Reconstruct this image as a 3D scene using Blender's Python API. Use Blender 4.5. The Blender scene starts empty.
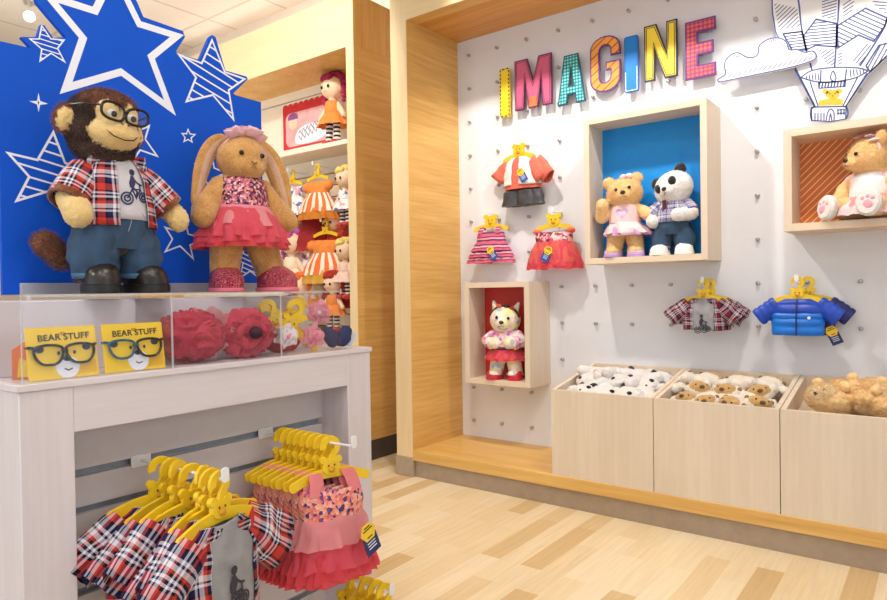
import bpy, bmesh, math, random
import numpy as np
from mathutils import Vector, Matrix, geometry, noise
R = math.radians
random.seed(11)
col = bpy.context.scene.collection
scene = bpy.context.scene

# ------------------------------------------------------------------ camera
F_PX, YAW, PITCH, ROLL = 658.13, 0.652279, -0.0137686, -0.0154018
def cam_rows():
    cy, sy, cp, sp = math.cos(YAW), math.sin(YAW), math.cos(PITCH), math.sin(PITCH)
    f = Vector((-sy*cp, cy*cp, sp)); r = Vector((cy, sy, 0)); u = r.cross(f)
    c, s = math.cos(ROLL), math.sin(ROLL)
    return c*r + s*u, -s*r + c*u, f
CR, CU, CF = cam_rows()
CAM = Vector((0, 0, 1.0))
cd = bpy.data.cameras.new('camera'); cam = bpy.data.objects.new('camera', cd); col.objects.link(cam)
cd.sensor_width = 36.0; cd.lens = F_PX*36/887; cd.clip_start = .01
m = Matrix((CR, CU, -CF)).transposed().to_4x4(); m.translation = CAM
cam.matrix_world = m
scene.camera = cam
def on(x, y, ax, val):
    """the point of the plane (axis ax = val) a sight line through the photo meets: used to trace flat artwork"""
    d = CR*(x-443.5) + CU*(300-y) + CF*F_PX
    return CAM + d*((val-CAM[ax])/d[ax])

# ------------------------------------------------------------------ materials
def lin(c):
    return tuple(((v/255)/12.92 if v/255 <= .04045 else ((v/255+.055)/1.055)**2.4) for v in c)
MATS = {}
def newmat(name):
    m = bpy.data.materials.new(name); m.use_nodes = True
    nt = m.node_tree; nt.nodes.clear()
    out = nt.nodes.new('ShaderNodeOutputMaterial'); b = nt.nodes.new('ShaderNodeBsdfPrincipled')
    nt.links.new(b.outputs[0], out.inputs[0])
    MATS[name] = m
    return m, nt, b, out
def N(nt, t, **kw):
    n = nt.nodes.new(t)
    for k, v in kw.items():
        if k in n.inputs: n.inputs[k].default_value = v
        else: setattr(n, k, v)
    return n
def coords(nt, kind='Object', scale=(1, 1, 1), rot=(0, 0, 0), loc=(0, 0, 0)):
    tc = N(nt, 'ShaderNodeTexCoord'); mp = N(nt, 'ShaderNodeMapping')
    mp.inputs['Scale'].default_value = scale; mp.inputs['Rotation'].default_value = rot; mp.inputs['Location'].default_value = loc
    nt.links.new(tc.outputs[kind], mp.inputs[0])
    return mp.outputs[0]
def ramp(nt, fac, stops, interp='LINEAR'):
    r = N(nt, 'ShaderNodeValToRGB'); r.color_ramp.interpolation = interp
    e = r.color_ramp.elements
    while len(e) < len(stops): e.new(.5)
    for i, (p, c) in enumerate(stops):
        e[i].position = p; e[i].color = (*c[:3], 1)
    nt.links.new(fac, r.inputs[0])
    return r.outputs[0]
def mixc(nt, fac, a, b, mode='MIX'):
    n = N(nt, 'ShaderNodeMix', data_type='RGBA', blend_type=mode)
    for i, v in ((0, fac), (6, a), (7, b)):
        if hasattr(v, 'is_linked') or isinstance(v, bpy.types.NodeSocket): nt.links.new(v, n.inputs[i])
        else: n.inputs[i].default_value = v if i == 0 else (*v[:3], 1)
    return n.outputs[2]
def math_n(nt, op, a, b=None):
    n = N(nt, 'ShaderNodeMath', operation=op)
    for i, v in enumerate((a, b)):
        if v is None: continue
        if isinstance(v, bpy.types.NodeSocket): nt.links.new(v, n.inputs[i])
        else: n.inputs[i].default_value = v
    return n.outputs[0]
def bump(nt, b, h, strength=.3, dist=.002):
    bp = N(nt, 'ShaderNodeBump'); bp.inputs['Strength'].default_value = strength; bp.inputs['Distance'].default_value = dist
    nt.links.new(h, bp.inputs['Height']); nt.links.new(bp.outputs[0], b.inputs['Normal'])
def plain(name, c, rough=.6, metal=0, noise_amt=.06, nscale=30, bumps=0, bscale=200, spec=.5, sheen=0, kind='Object'):
    if name in MATS: return MATS[name]
    m, nt, b, out = newmat(name)
    c = lin(c)
    b.inputs['Roughness'].default_value = rough; b.inputs['Metallic'].default_value = metal
    b.inputs['Specular IOR Level'].default_value = spec
    if sheen:
        b.inputs['Sheen Weight'].default_value = sheen; b.inputs['Sheen Roughness'].default_value = .5
    v = coords(nt, kind)
    nz = N(nt, 'ShaderNodeTexNoise', Scale=nscale, Detail=3.0); nt.links.new(v, nz.inputs['Vector'])
    lo = tuple(x*(1-noise_amt*2) for x in c); hi = tuple(min(1, x*(1+noise_amt*2)) for x in c)
    nt.links.new(ramp(nt, nz.outputs[0], [(.3, lo), (.7, hi)]), b.inputs['Base Color'])
    if bumps:
        n2 = N(nt, 'ShaderNodeTexNoise', Scale=bscale, Detail=2.0); nt.links.new(v, n2.inputs['Vector'])
        bump(nt, b, n2.outputs[0], bumps)
    return m
def fur(name, c, c2=None, scale=220):
    if name in MATS: return MATS[name]
    m, nt, b, out = newmat(name)
    c = lin(c); c2 = lin(c2) if c2 else tuple(x*.7 for x in c)
    v = coords(nt)
    nz = N(nt, 'ShaderNodeTexNoise', Scale=scale, Detail=4.0, Roughness=.7); nt.links.new(v, nz.inputs['Vector'])
    n2 = N(nt, 'ShaderNodeTexNoise', Scale=scale*.12, Detail=2.0); nt.links.new(v, n2.inputs['Vector'])
    f = math_n(nt, 'ADD', math_n(nt, 'MULTIPLY', nz.outputs[0], .6), math_n(nt, 'MULTIPLY', n2.outputs[0], .4))
    nt.links.new(ramp(nt, f, [(.36, c2), (.6, c)]), b.inputs['Base Color'])
    b.inputs['Roughness'].default_value = .9; b.inputs['Sheen Weight'].default_value = .4; b.inputs['Specular IOR Level'].default_value = .2
    bump(nt, b, nz.outputs[0], .8, .004)
    return m
def wood(name, c, c2, grain=(0, 0, 1), rough=.42, scale=1.0):
    """fine straight grain running along one axis"""
    m, nt, b, out = newmat(name)
    s = tuple(3*scale if g else 60*scale for g in grain)
    v = coords(nt, 'Object', s)
    nz = N(nt, 'ShaderNodeTexNoise', Scale=1.0, Detail=5.0, Roughness=.6); nt.links.new(v, nz.inputs['Vector'])
    v2 = coords(nt, 'Object', tuple(.8 if g else 9 for g in grain))
    n2 = N(nt, 'ShaderNodeTexNoise', Scale=1.0, Detail=2.0); nt.links.new(v2, n2.inputs['Vector'])
    f = math_n(nt, 'ADD', math_n(nt, 'MULTIPLY', nz.outputs[0], .55), math_n(nt, 'MULTIPLY', n2.outputs[0], .45))
    nt.links.new(ramp(nt, f, [(.33, lin(c2)), (.66, lin(c))]), b.inputs['Base Color'])
    b.inputs['Roughness'].default_value = rough
    bump(nt, b, nz.outputs[0], .05, .001)
    return m
def plaid(name, period=.075, cols=None):
    if name in MATS: return MATS[name]
    m, nt, b, out = newmat(name)
    red, navy, white, black = lin((196, 62, 54)), lin((28, 32, 76)), lin((222, 216, 226)), lin((20, 18, 28))
    if cols: red, navy, white, black = [lin(c) for c in cols]
    tc = N(nt, 'ShaderNodeTexCoord'); sp = N(nt, 'ShaderNodeSeparateXYZ'); nt.links.new(tc.outputs['UV'], sp.inputs[0])
    outc = []
    for i in (0, 1):
        f = math_n(nt, 'FRACT', math_n(nt, 'DIVIDE', sp.outputs[i], period))
        st = [(0, red), (.19, black), (.25, navy), (.37, white), (.43, navy), (.48, white), (.60, red), (.68, black), (.77, white), (.83, navy), (.89, white), (.94, black)]
        outc.append(ramp(nt, f, st, 'CONSTANT'))
    c = mixc(nt, .5, outc[0], outc[1])
    nt.links.new(c, b.inputs['Base Color'])
    b.inputs['Roughness'].default_value = .85; b.inputs['Specular IOR Level'].default_value = .2
    nz = N(nt, 'ShaderNodeTexNoise', Scale=60.0); nt.links.new(tc.outputs['Object'], nz.inputs['Vector'])
    bump(nt, b, nz.outputs[0], .5, .004)
    return m
def stripes(name, cols, period, axis=1, ang=0, kind='UV', rough=.7, edges=None):
    """flat colour bands; cols = [(position, rgb)...]"""
    if name in MATS: return MATS[name]
    m, nt, b, out = newmat(name)
    v = coords(nt, kind, (1, 1, 1), (0, 0, ang) if kind == 'UV' else (0, ang, 0))
    sp = N(nt, 'ShaderNodeSeparateXYZ'); nt.links.new(v, sp.inputs[0])
    f = math_n(nt, 'FRACT', math_n(nt, 'ADD', math_n(nt, 'DIVIDE', sp.outputs[axis], period), 100.0))
    nt.links.new(ramp(nt, f, [(p, lin(c)) for p, c in cols], 'CONSTANT'), b.inputs['Base Color'])
    b.inputs['Roughness'].default_value = rough
    return m
def cells(name, cols, scale, rough=.35, metal=.3, kind='Object'):
    """sequins or floral specks: random colour per cell"""
    if name in MATS: return MATS[name]
    m, nt, b, out = newmat(name)
    v = coords(nt, kind)
    vo = N(nt, 'ShaderNodeTexVoronoi', Scale=scale); nt.links.new(v, vo.inputs['Vector'])
    sp = N(nt, 'ShaderNodeSeparateColor'); nt.links.new(vo.outputs['Color'], sp.inputs[0])
    k = len(cols)
    nt.links.new(ramp(nt, sp.outputs[0], [(i/k, lin(c)) for i, c in enumerate(cols)], 'CONSTANT'), b.inputs['Base Color'])
    b.inputs['Roughness'].default_value = rough; b.inputs['Metallic'].default_value = metal
    bump(nt, b, vo.outputs['Distance'], .6, .004)
    return m
def denim(name, c, c2):
    if name in MATS: return MATS[name]
    m, nt, b, out = newmat(name)
    v = coords(nt, 'Object', (1, 1, .5))
    nz = N(nt, 'ShaderNodeTexNoise', Scale=22.0, Detail=3.0); nt.links.new(v, nz.inputs['Vector'])
    wv = N(nt, 'ShaderNodeTexWave', Scale=260.0); nt.links.new(coords(nt, 'Object', (1, 1, .7), (0, .7, 0)), wv.inputs['Vector'])
    base = ramp(nt, nz.outputs[0], [(.35, lin(c2)), (.68, lin(c))])
    nt.links.new(mixc(nt, math_n(nt, 'MULTIPLY', wv.outputs[1], .18), base, lin((150, 180, 205))), b.inputs['Base Color'])
    b.inputs['Roughness'].default_value = .85
    bump(nt, b, nz.outputs[0], .5, .006)
    return m
def tulle(name, c, alpha=.75):
    if name in MATS: return MATS[name]
    m, nt, b, out = newmat(name)
    b.inputs['Base Color'].default_value = (*lin(c), 1); b.inputs['Roughness'].default_value = .7
    b.inputs['Sheen Weight'].default_value = .3
    tr = N(nt, 'ShaderNodeBsdfTranslucent'); tr.inputs[0].default_value = (*lin(c), 1)
    mx = N(nt, 'ShaderNodeMixShader'); mx.inputs[0].default_value = .35
    nt.links.new(b.outputs[0], mx.inputs[1]); nt.links.new(tr.outputs[0], mx.inputs[2])
    tp = N(nt, 'ShaderNodeBsdfTransparent'); m2 = N(nt, 'ShaderNodeMixShader'); m2.inputs[0].default_value = alpha
    nt.links.new(tp.outputs[0], m2.inputs[1]); nt.links.new(mx.outputs[0], m2.inputs[2]); nt.links.new(m2.outputs[0], out.inputs[0])
    nz = N(nt, 'ShaderNodeTexNoise', Scale=90.0, Detail=3.0); nt.links.new(coords(nt), nz.inputs['Vector'])
    bump(nt, b, nz.outputs[0], .5, .004)
    return m
def clear(name, tint=(1, 1, 1), gloss=1.0, rough=.03, haze=0.0):
    m, nt, b, out = newmat(name); nt.nodes.remove(b)
    tp = N(nt, 'ShaderNodeBsdfTransparent'); tp.inputs[0].default_value = (*tint, 1)
    gl = N(nt, 'ShaderNodeBsdfGlossy'); gl.inputs['Roughness'].default_value = rough
    lw = N(nt, 'ShaderNodeLayerWeight'); lw.inputs[0].default_value = .5
    fr = math_n(nt, 'ADD', math_n(nt, 'MULTIPLY', math_n(nt, 'POWER', lw.outputs['Facing'], 5.0), .9), .035)
    mx = N(nt, 'ShaderNodeMixShader')
    nt.links.new(math_n(nt, 'MULTIPLY', fr, gloss), mx.inputs[0])
    nt.links.new(tp.outputs[0], mx.inputs[1]); nt.links.new(gl.outputs[0], mx.inputs[2])
    last = mx
    if haze:
        df = N(nt, 'ShaderNodeBsdfDiffuse'); df.inputs[0].default_value = (.8, .8, .86, 1)
        m2 = N(nt, 'ShaderNodeMixShader'); m2.inputs[0].default_value = haze
        nt.links.new(mx.outputs[0], m2.inputs[1]); nt.links.new(df.outputs[0], m2.inputs[2]); last = m2
    nt.links.new(last.outputs[0], out.inputs[0])
    return m
def glow(name, c, s):
    m, nt, b, out = newmat(name)
    b.inputs['Base Color'].default_value = (*lin(c), 1); b.inputs['Emission Color'].default_value = (*lin(c), 1); b.inputs['Emission Strength'].default_value = s
    return m

# ------------------------------------------------------------------ objects
def tag(o, label=None, cat=None, group=None, kind=None):
    if label: o['label'] = label
    if cat: o['category'] = cat
    if group: o['group'] = group
    if kind: o['kind'] = kind
    return o
def thing(name, label, cat, loc=(0, 0, 0), rz=0, group=None, scale=1):
    o = bpy.data.objects.new(name, None); col.objects.link(o)
    o.empty_display_size = .03
    o.location = loc; o.rotation_euler = rz if hasattr(rz, '__len__') else (0, 0, rz); o.scale = (scale,)*3
    return tag(o, label, cat, group)
def dup(o, parent=None):
    c = o.copy(); col.objects.link(c)
    if parent:
        c.parent = parent
    for ch in list(o.children): dup(ch, c)
    return c
def again(o, label, loc=None, rz=None, group=None):
    c = dup(o); c['label'] = label
    if loc is not None: c.location = loc
    if rz is not None: c.rotation_euler = (0, 0, rz) if not hasattr(rz, '__len__') else rz
    if group: c['group'] = group
    return c

class MB:
    def __init__(s): s.v = []; s.f = []; s.m = []; s.uv = []
    def add(s, vs, fs, mi=0, uvs=None, T=None):
        o = len(s.v)
        s.v += [tuple(T @ Vector(v)) if T else tuple(v) for v in vs]
        for i, f in enumerate(fs):
            s.f.append([o+k for k in f]); s.m.append(mi); s.uv.append(uvs[i] if uvs else None)
        return s
    def box(s, x0, x1, y0, y1, z0, z1, mi=0, T=None):
        v = [(x, y, z) for z in (z0, z1) for y in (y0, y1) for x in (x0, x1)]
        return s.add(v, [(0, 2, 3, 1), (4, 5, 7, 6), (0, 1, 5, 4), (2, 6, 7, 3), (0, 4, 6, 2), (1, 3, 7, 5)], mi, T=T)
    def prism(s, pts, frame, depth, mi=0, off=0.0):
        """polygon (list of 2-D loops: outer, holes...) in a frame (origin, u, v, n), pushed out from off to off+depth along n"""
        loops = pts if isinstance(pts[0][0], (tuple, list, Vector)) else [pts]
        o, u, v, n = [Vector(a) for a in frame]
        flat = [p for l in loops for p in l]
        tris = geometry.tessellate_polygon([[Vector((p[0], p[1], 0)) for p in l] for l in loops])
        k = len(flat)
        vs = [o+u*p[0]+v*p[1]+n*off for p in flat] + [o+u*p[0]+v*p[1]+n*(off+depth) for p in flat]
        fs = [tuple(t) for t in tris] + [tuple(i+k for i in reversed(t)) for t in tris]
        uv = [[tuple(flat[i][:2]) for i in t] for t in tris] + [[tuple(flat[i][:2]) for i in reversed(t)] for t in tris]
        b = 0
        for l in loops:
            for i in range(len(l)):
                a, c = b+i, b+(i+1) % len(l)
                fs.append((a, c, c+k, a+k)); uv.append([tuple(flat[j][:2]) for j in (a, c, c, a)])
            b += len(l)
        return s.add(vs, fs, mi, uv)
    def loft(s, rings, n=28, mi=0, caps=(True, True), arc=None, fold=None, uoff=0.0, pw=2.0, jit=0, seed=0, jf=28):
        """rings = [(centre, axis_a, axis_b)]; superellipse sections; arc=(a0,a1) gives an open strip"""
        a0, a1 = arc if arc else (-math.pi/2, 1.5*math.pi)
        closed = arc is None
        m_ = n if closed else n+1
        vs = []; L = 0; vv = []
        for k, (c, a, b) in enumerate(rings):
            c, a, b = Vector(c), Vector(a), Vector(b)
            if k: L += (c-pc).length
            pc = c; vv.append(L)
            for i in range(m_):
                th = a0 + (a1-a0)*i/n
                ct, st = math.cos(th), math.sin(th)
                e = 2.0/pw
                x = math.copysign(abs(ct)**e, ct); y = math.copysign(abs(st)**e, st)
                f = fold(k/(len(rings)-1), th) if fold else 1
                p = c + (a*x + b*y)*f
                if jit: p = p + noise.noise_vector(p*jf + Vector((seed, 0, 0)))*jit
                vs.append(p)
        R_ = sum((r[1] if isinstance(r[1], Vector) else Vector(r[1])).length for r in rings)/len(rings)
        fs, uv = [], []
        for k in range(len(rings)-1):
            for i in range(n):
                j = (i+1) % m_
                fs.append((k*m_+i, k*m_+j, (k+1)*m_+j, (k+1)*m_+i))
                u0 = uoff+(a0+(a1-a0)*i/n)*R_; u1 = uoff+(a0+(a1-a0)*(i+1)/n)*R_
                uv.append([(u0, vv[k]), (u1, vv[k]), (u1, vv[k+1]), (u0, vv[k+1])])
        if closed:
            for k, on_ in ((0, caps[0]), (len(rings)-1, caps[1])):
                if on_:
                    vs.append(Vector(rings[k][0])); ci = len(vs)-1
                    for i in range(n):
                        fs.append((k*m_+i, k*m_+(i+1) % m_, ci)); uv.append([(0, vv[k])]*3)
        return s.add(vs, fs, mi, uv)
    def tube(s, path, rad, n=10, mi=0, closed=False, flat=1.0, up=None, jit=0):
        path = [Vector(p) for p in path]; K = len(path)
        rad = rad if hasattr(rad, '__len__') else [rad]*K
        rings = []; pa = None
        for i, p in enumerate(path):
            q0, q1 = (path[i-1], path[(i+1) % K]) if closed else (path[max(i-1, 0)], path[min(i+1, K-1)])
            t = (q1-q0).normalized()
            if up is not None: a = t.cross(Vector(up))
            elif pa is None: a = t.orthogonal()
            else: a = pa - t*pa.dot(t)
            a = a.normalized() if a.length > 1e-6 else t.orthogonal().normalized()
            pa = a; b = t.cross(a)
            rings.append((p, a*rad[i], b*rad[i]*flat))
        if closed: rings.append(rings[0])
        return s.loft(rings, n, mi, (not closed, not closed), jit=jit)
    def ball(s, c, r, mi=0, rot=None, n=16, m_=10, jit=0, T=None):
        r = r if hasattr(r, '__len__') else (r, r, r)
        M = Matrix.Translation(Vector(c)) @ (rot.to_4x4() if rot else Matrix.Identity(4)) @ Matrix.Diagonal((*r, 1))
        if T: M = T @ M
        vs = [M @ Vector((0, 0, -1))]
        for k in range(1, m_):
            ph = -math.pi/2 + math.pi*k/m_
            for i in range(n):
                th = 2*math.pi*i/n
                vs.append(M @ Vector((math.cos(th)*math.cos(ph), math.sin(th)*math.cos(ph), math.sin(ph))))
        vs.append(M @ Vector((0, 0, 1)))
        if jit: vs = [v + noise.noise_vector(v*60)*jit for v in vs]
        fs = [(0, 1+(i+1) % n, 1+i) for i in range(n)]
        for k in range(m_-2):
            for i in range(n):
                a = 1+k*n; fs.append((a+i, a+(i+1) % n, a+n+(i+1) % n, a+n+i))
        e = len(vs)-1; a = 1+(m_-2)*n
        fs += [(a+i, a+(i+1) % n, e) for i in range(n)]
        return s.add(vs, fs, mi)
    def cyl(s, p0, p1, r, n=16, mi=0, r1=None):
        p0, p1 = Vector(p0), Vector(p1); t = (p1-p0).normalized(); a = t.orthogonal().normalized(); b = t.cross(a)
        r1 = r if r1 is None else r1
        return s.loft([(p0, a*r, b*r), (p1, a*r1, b*r1)], n, mi)
    def mesh(s, name, mats, normals=True, smooth=38):
        me = bpy.data.meshes.new(name)
        me.from_pydata(s.v, [], s.f)
        mats = mats if isinstance(mats, (list, tuple)) else [mats]
        for mm in mats: me.materials.append(mm)
        me.polygons.foreach_set('material_index', s.m)
        if any(u for u in s.uv):
            l = me.uv_layers.new(name='UVMap')
            for p, u in zip(me.polygons, s.uv):
                if u:
                    for li, c in zip(p.loop_indices, u): l.data[li].uv = c
        if normals:
            bm = bmesh.new(); bm.from_mesh(me); bmesh.ops.recalc_face_normals(bm, faces=bm.faces); bm.to_mesh(me); bm.free()
        me.shade_smooth()
        if smooth: me.set_sharp_from_angle(angle=R(smooth))
        me.update()
        return me
    def build(s, name, mats, parent=None, bevel=0, solid=0, sub=0, label=None, normals=True, smooth=38):
        o = bpy.data.objects.new(name, s.mesh(name, mats, normals, smooth)); col.objects.link(o)
        if parent: o.parent = parent
        if sub:
            md = o.modifiers.new('s', 'SUBSURF'); md.levels = md.render_levels = sub
        if solid:
            md = o.modifiers.new('t', 'SOLIDIFY'); md.thickness = solid; md.offset = 1
        if bevel:
            md = o.modifiers.new('b', 'BEVEL'); md.width = bevel; md.segments = 2; md.limit_method = 'ANGLE'
        if label: o['label'] = label
        return o

def fuse(prims, name, mats, parent=None, voxel=.005, iters=4, fuzz=.0015, ffreq=90, bias=None):
    """one continuous skin grown round ellipsoids ('e', centre, radii, rot, colour) and tapered limbs ('c', p0, p1, r0, r1, colour)"""
    mb = MB()
    for p in prims:
        if p[0] == 'e': mb.ball(p[1], p[2], 0, p[3], 24, 14)
        else:
            a, b = Vector(p[1]), Vector(p[2])
            for i in range(9):
                t = i/8; mb.ball(a.lerp(b, t), p[3]+(p[4]-p[3])*t, 0, None, 16, 10)
    tmp = bpy.data.objects.new('tmp', mb.mesh('tmp', mats, False, 0)); col.objects.link(tmp)
    r = tmp.modifiers.new('r', 'REMESH'); r.mode = 'VOXEL'; r.voxel_size = voxel
    sm = tmp.modifiers.new('s', 'SMOOTH'); sm.iterations = iters; sm.factor = .5
    bpy.context.view_layer.update()
    dg = bpy.context.evaluated_depsgraph_get()
    me = bpy.data.meshes.new_from_object(tmp.evaluated_get(dg))
    old = tmp.data; bpy.data.objects.remove(tmp); bpy.data.meshes.remove(old)
    me.name = name
    me.materials.clear()
    for mm in mats: me.materials.append(mm)
    nv = len(me.vertices)
    co = np.empty(nv*3); me.vertices.foreach_get('co', co); co = co.reshape(-1, 3)
    D = []
    for p in prims:
        if p[0] == 'e':
            Ri = np.array(p[3].to_3x3() if p[3] else Matrix.Identity(3))
            rr = np.array(p[2] if hasattr(p[2], '__len__') else (p[2],)*3)
            q = (co-np.array(p[1])) @ Ri
            D.append((np.linalg.norm(q/rr, axis=1)-1)*rr.min())
        else:
            a, b = np.array(p[1], float), np.array(p[2], float); ab = b-a
            t = np.clip(((co-a) @ ab)/max(1e-9, ab @ ab), 0, 1)
            D.append(np.linalg.norm(co-a-t[:, None]*ab, axis=1)-(p[3]+(p[4]-p[3])*t))
    cols = np.array([p[-1] for p in prims])
    D = np.array(D)
    for ci, bv in (bias or {}).items(): D[cols == ci] -= bv
    vc = cols[np.argmin(D, axis=0)]
    nf = len(me.polygons)
    mi = np.array([vc[list(pl.vertices)[0]] for pl in me.polygons], dtype=np.int32)
    me.polygons.foreach_set('material_index', mi)
    if fuzz:
        for v in me.vertices:
            c = v.co; v.co = c + v.normal*fuzz*(noise.noise(c*ffreq)+.6*noise.noise(c*ffreq*2.3))
    me.shade_smooth(); me.update()
    o = bpy.data.objects.new(name, me); col.objects.link(o)
    if parent: o.parent = parent
    return o
def pile(o, slots, zmin, zmax, count, length, mat_slot, name, xmax=None):
    """short fur on the vertices wearing the given materials between two heights"""
    me = o.data; g = o.vertex_groups.new(name=name); keep = set()
    for pl in me.polygons:
        if pl.material_index in slots and zmin < pl.center.z < zmax and (xmax is None or pl.center.x < xmax): keep.update(pl.vertices)
    g.add(list(keep), 1.0, 'REPLACE')
    md = o.modifiers.new(name, 'PARTICLE_SYSTEM'); ps = md.particle_system; st_ = ps.settings
    st_.type = 'HAIR'; st_.count = count; st_.hair_length = length; st_.hair_step = 3
    st_.brownian_factor = length*.35; st_.root_radius = .5; st_.tip_radius = .15; st_.radius_scale = .0022
    st_.material = mat_slot+1; st_.use_advanced_hair = True
    ps.vertex_group_density = name
def rot(x=0, y=0, z=0):
    return Matrix.Rotation(R(z), 3, 'Z') @ Matrix.Rotation(R(y), 3, 'Y') @ Matrix.Rotation(R(x), 3, 'X')
def ruffle(n, amp, ph=0, pw=1.0):
    return lambda t, th: 1 + amp*(t**pw)*(math.sin(n*th+ph)+.45*math.sin(int(n*1.7)*th+2*ph+1))
def vring(x, y, z, rx, ry): return ((x, y, z), (rx, 0, 0), (0, ry, 0))
def rowrings(rows, per=4):
    """interpolated vertical sections [(z, xc, yc, rx, ry)]"""
    out = []
    for a, b in zip(rows, rows[1:]):
        for i in range(per):
            t = i/per; out.append(vring(*[a[j]+(b[j]-a[j])*t for j in (1, 2, 0, 3, 4)]))
    a = rows[-1]; out.append(vring(a[1], a[2], a[0], a[3], a[4]))
    return out
def ribbon_poly(mb, pts, w, frame, depth=.0006, off=0.0, closed=False, mi=0):
    """a flat drawn line of width w along 2-D points"""
    o, u, v, n = [Vector(a) for a in frame]
    P = [Vector(p) for p in pts]; K = len(P); L, Rr = [], []
    for i in range(K):
        if closed: a, b = P[i-1], P[(i+1) % K]
        else: a, b = P[max(i-1, 0)], P[min(i+1, K-1)]
        d0 = (P[i]-a); d1 = (b-P[i])
        d0 = d0.normalized() if d0.length > 1e-9 else d1.normalized()
        d1 = d1.normalized() if d1.length > 1e-9 else d0
        t = d0+d1; t = t.normalized() if t.length > 1e-6 else d0
        nn = Vector((-t.y, t.x)); k = 1/max(.35, nn.dot(Vector((-d0.y, d0.x))))
        L.append(P[i]+nn*w/2*k); Rr.append(P[i]-nn*w/2*k)
    vs = []
    for q in (off, off+depth):
        vs += [o+u*p.x+v*p.y+n*q for p in L] + [o+u*p.x+v*p.y+n*q for p in Rr]
    fs = []
    for i in range(K if closed else K-1):
        j = (i+1) % K
        fs += [(2*K+i, 2*K+j, 3*K+j, 3*K+i), (i, K+i, K+j, j), (i, j, 2*K+j, 2*K+i), (K+i, 3*K+i, 3*K+j, K+j)]
    if not closed:
        fs += [(0, 2*K, 3*K, K), (K-1, 2*K-1, 4*K-1, 3*K-1)]
    mb.add(vs, fs, mi)
def offset_poly(pts, d):
    """polygon grown (d>0) or shrunk by mitred offset"""
    P = [Vector(p[:2]) for p in pts]; A = sum(P[i-1].x*P[i].y-P[i].x*P[i-1].y for i in range(len(P)))
    s = 1 if A > 0 else -1; out = []
    for i in range(len(P)):
        a, b, c = P[i-1], P[i], P[(i+1) % len(P)]
        d0, d1 = (b-a).normalized(), (c-b).normalized()
        n0, n1 = Vector((d0.y, -d0.x))*s, Vector((d1.y, -d1.x))*s
        n = n0+n1; n = n.normalized() if n.length > 1e-6 else n0
        k = 1/max(.4, n.dot(n0)); out.append(tuple(b+n*d*k))
    return out
def arcpts(cx, cy, rx, ry, a0, a1, n): return [(cx+rx*math.cos(R(a0+(a1-a0)*i/n)), cy+ry*math.sin(R(a0+(a1-a0)*i/n))) for i in range(n+1)]
def clip_stripes(poly, ang, gap, phase=0.0):
    """segments of parallel lines inside a polygon"""
    c, s = math.cos(R(ang)), math.sin(R(ang)); out = []
    q = [(p[0]*c+p[1]*s, -p[0]*s+p[1]*c) for p in poly]
    lo, hi = min(p[1] for p in q), max(p[1] for p in q)
    y = lo+gap*(.5+phase)
    while y < hi:
        xs = []
        for i in range(len(q)):
            a, b = q[i-1], q[i]
            if (a[1] > y) != (b[1] > y): xs.append(a[0]+(b[0]-a[0])*(y-a[1])/(b[1]-a[1]))
        xs.sort()
        for i in range(0, len(xs)-1, 2):
            out.append([(x*c-y*s, x*s+y*c) for x in (xs[i], xs[i+1])])
        y += gap
    return out
# ------------------------------------------------------------------ shared materials
oak_z = wood('oak_upright', (232, 190, 116), (204, 154, 78), (0, 0, 1))
oak_x = wood('oak_lengthwise', (230, 188, 112), (204, 154, 78), (1, 0, 0))
oak_y = wood('oak_across', (234, 190, 114), (202, 152, 76), (0, 1, 0))
oak_edge = wood('lit_oak_edge', (236, 212, 170), (226, 198, 150), (0, 0, 1))  # pale edge banding, with the light on front faces put into its colour
oak_edge_lit_x = wood('lit_oak_edge_lengthwise', (236, 212, 170), (226, 198, 150), (1, 0, 0))  # same lit front colour, grain lengthwise
ash_z = wood('pale_ash_upright', (228, 212, 192), (218, 199, 177), (0, 0, 1), .5)
ash_x = wood('pale_ash_lengthwise', (234, 215, 193), (223, 201, 176), (1, 0, 0), .5)
grey_ash_z = wood('grey_ash_upright', (224, 216, 220), (211, 202, 206), (0, 0, 1), .5)
grey_ash_y = wood('grey_ash_across', (224, 216, 220), (212, 203, 207), (0, 1, 0), .5)
white_wall = plain('white_board', (231, 232, 239), .55, noise_amt=.01, nscale=3)
paint = plain('warm_white_paint', (238, 228, 214), .8, noise_amt=.01, nscale=3)
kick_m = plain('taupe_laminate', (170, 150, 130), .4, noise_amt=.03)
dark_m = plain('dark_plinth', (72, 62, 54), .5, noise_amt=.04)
metal = plain('brushed_metal', (178, 176, 176), .35, .8, .03)
white_metal = plain('white_metal', (236, 236, 238), .35, 0, .01)
yellow = plain('yellow_plastic', (240, 200, 34), .42, 0, .03, 20)
black = plain('black_gloss', (18, 16, 16), .2, 0, .02)
blacksoft = plain('black_soft', (28, 25, 26), .6, 0, .05)
white_line = plain('white_print', (238, 240, 250), .5, 0, .01)
blue_line = plain('blue_print', (66, 84, 150), .6, 0, .02)
acrylic = clear('clear_acrylic', (.985, .985, .99), .6, .02, .006)
acrylic_edge = clear('acrylic_edge', (.9, .92, .95), 1.0, .1, .4)
glass = clear('window_glass', (.97, .98, .98), 1.0, .01)

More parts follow.
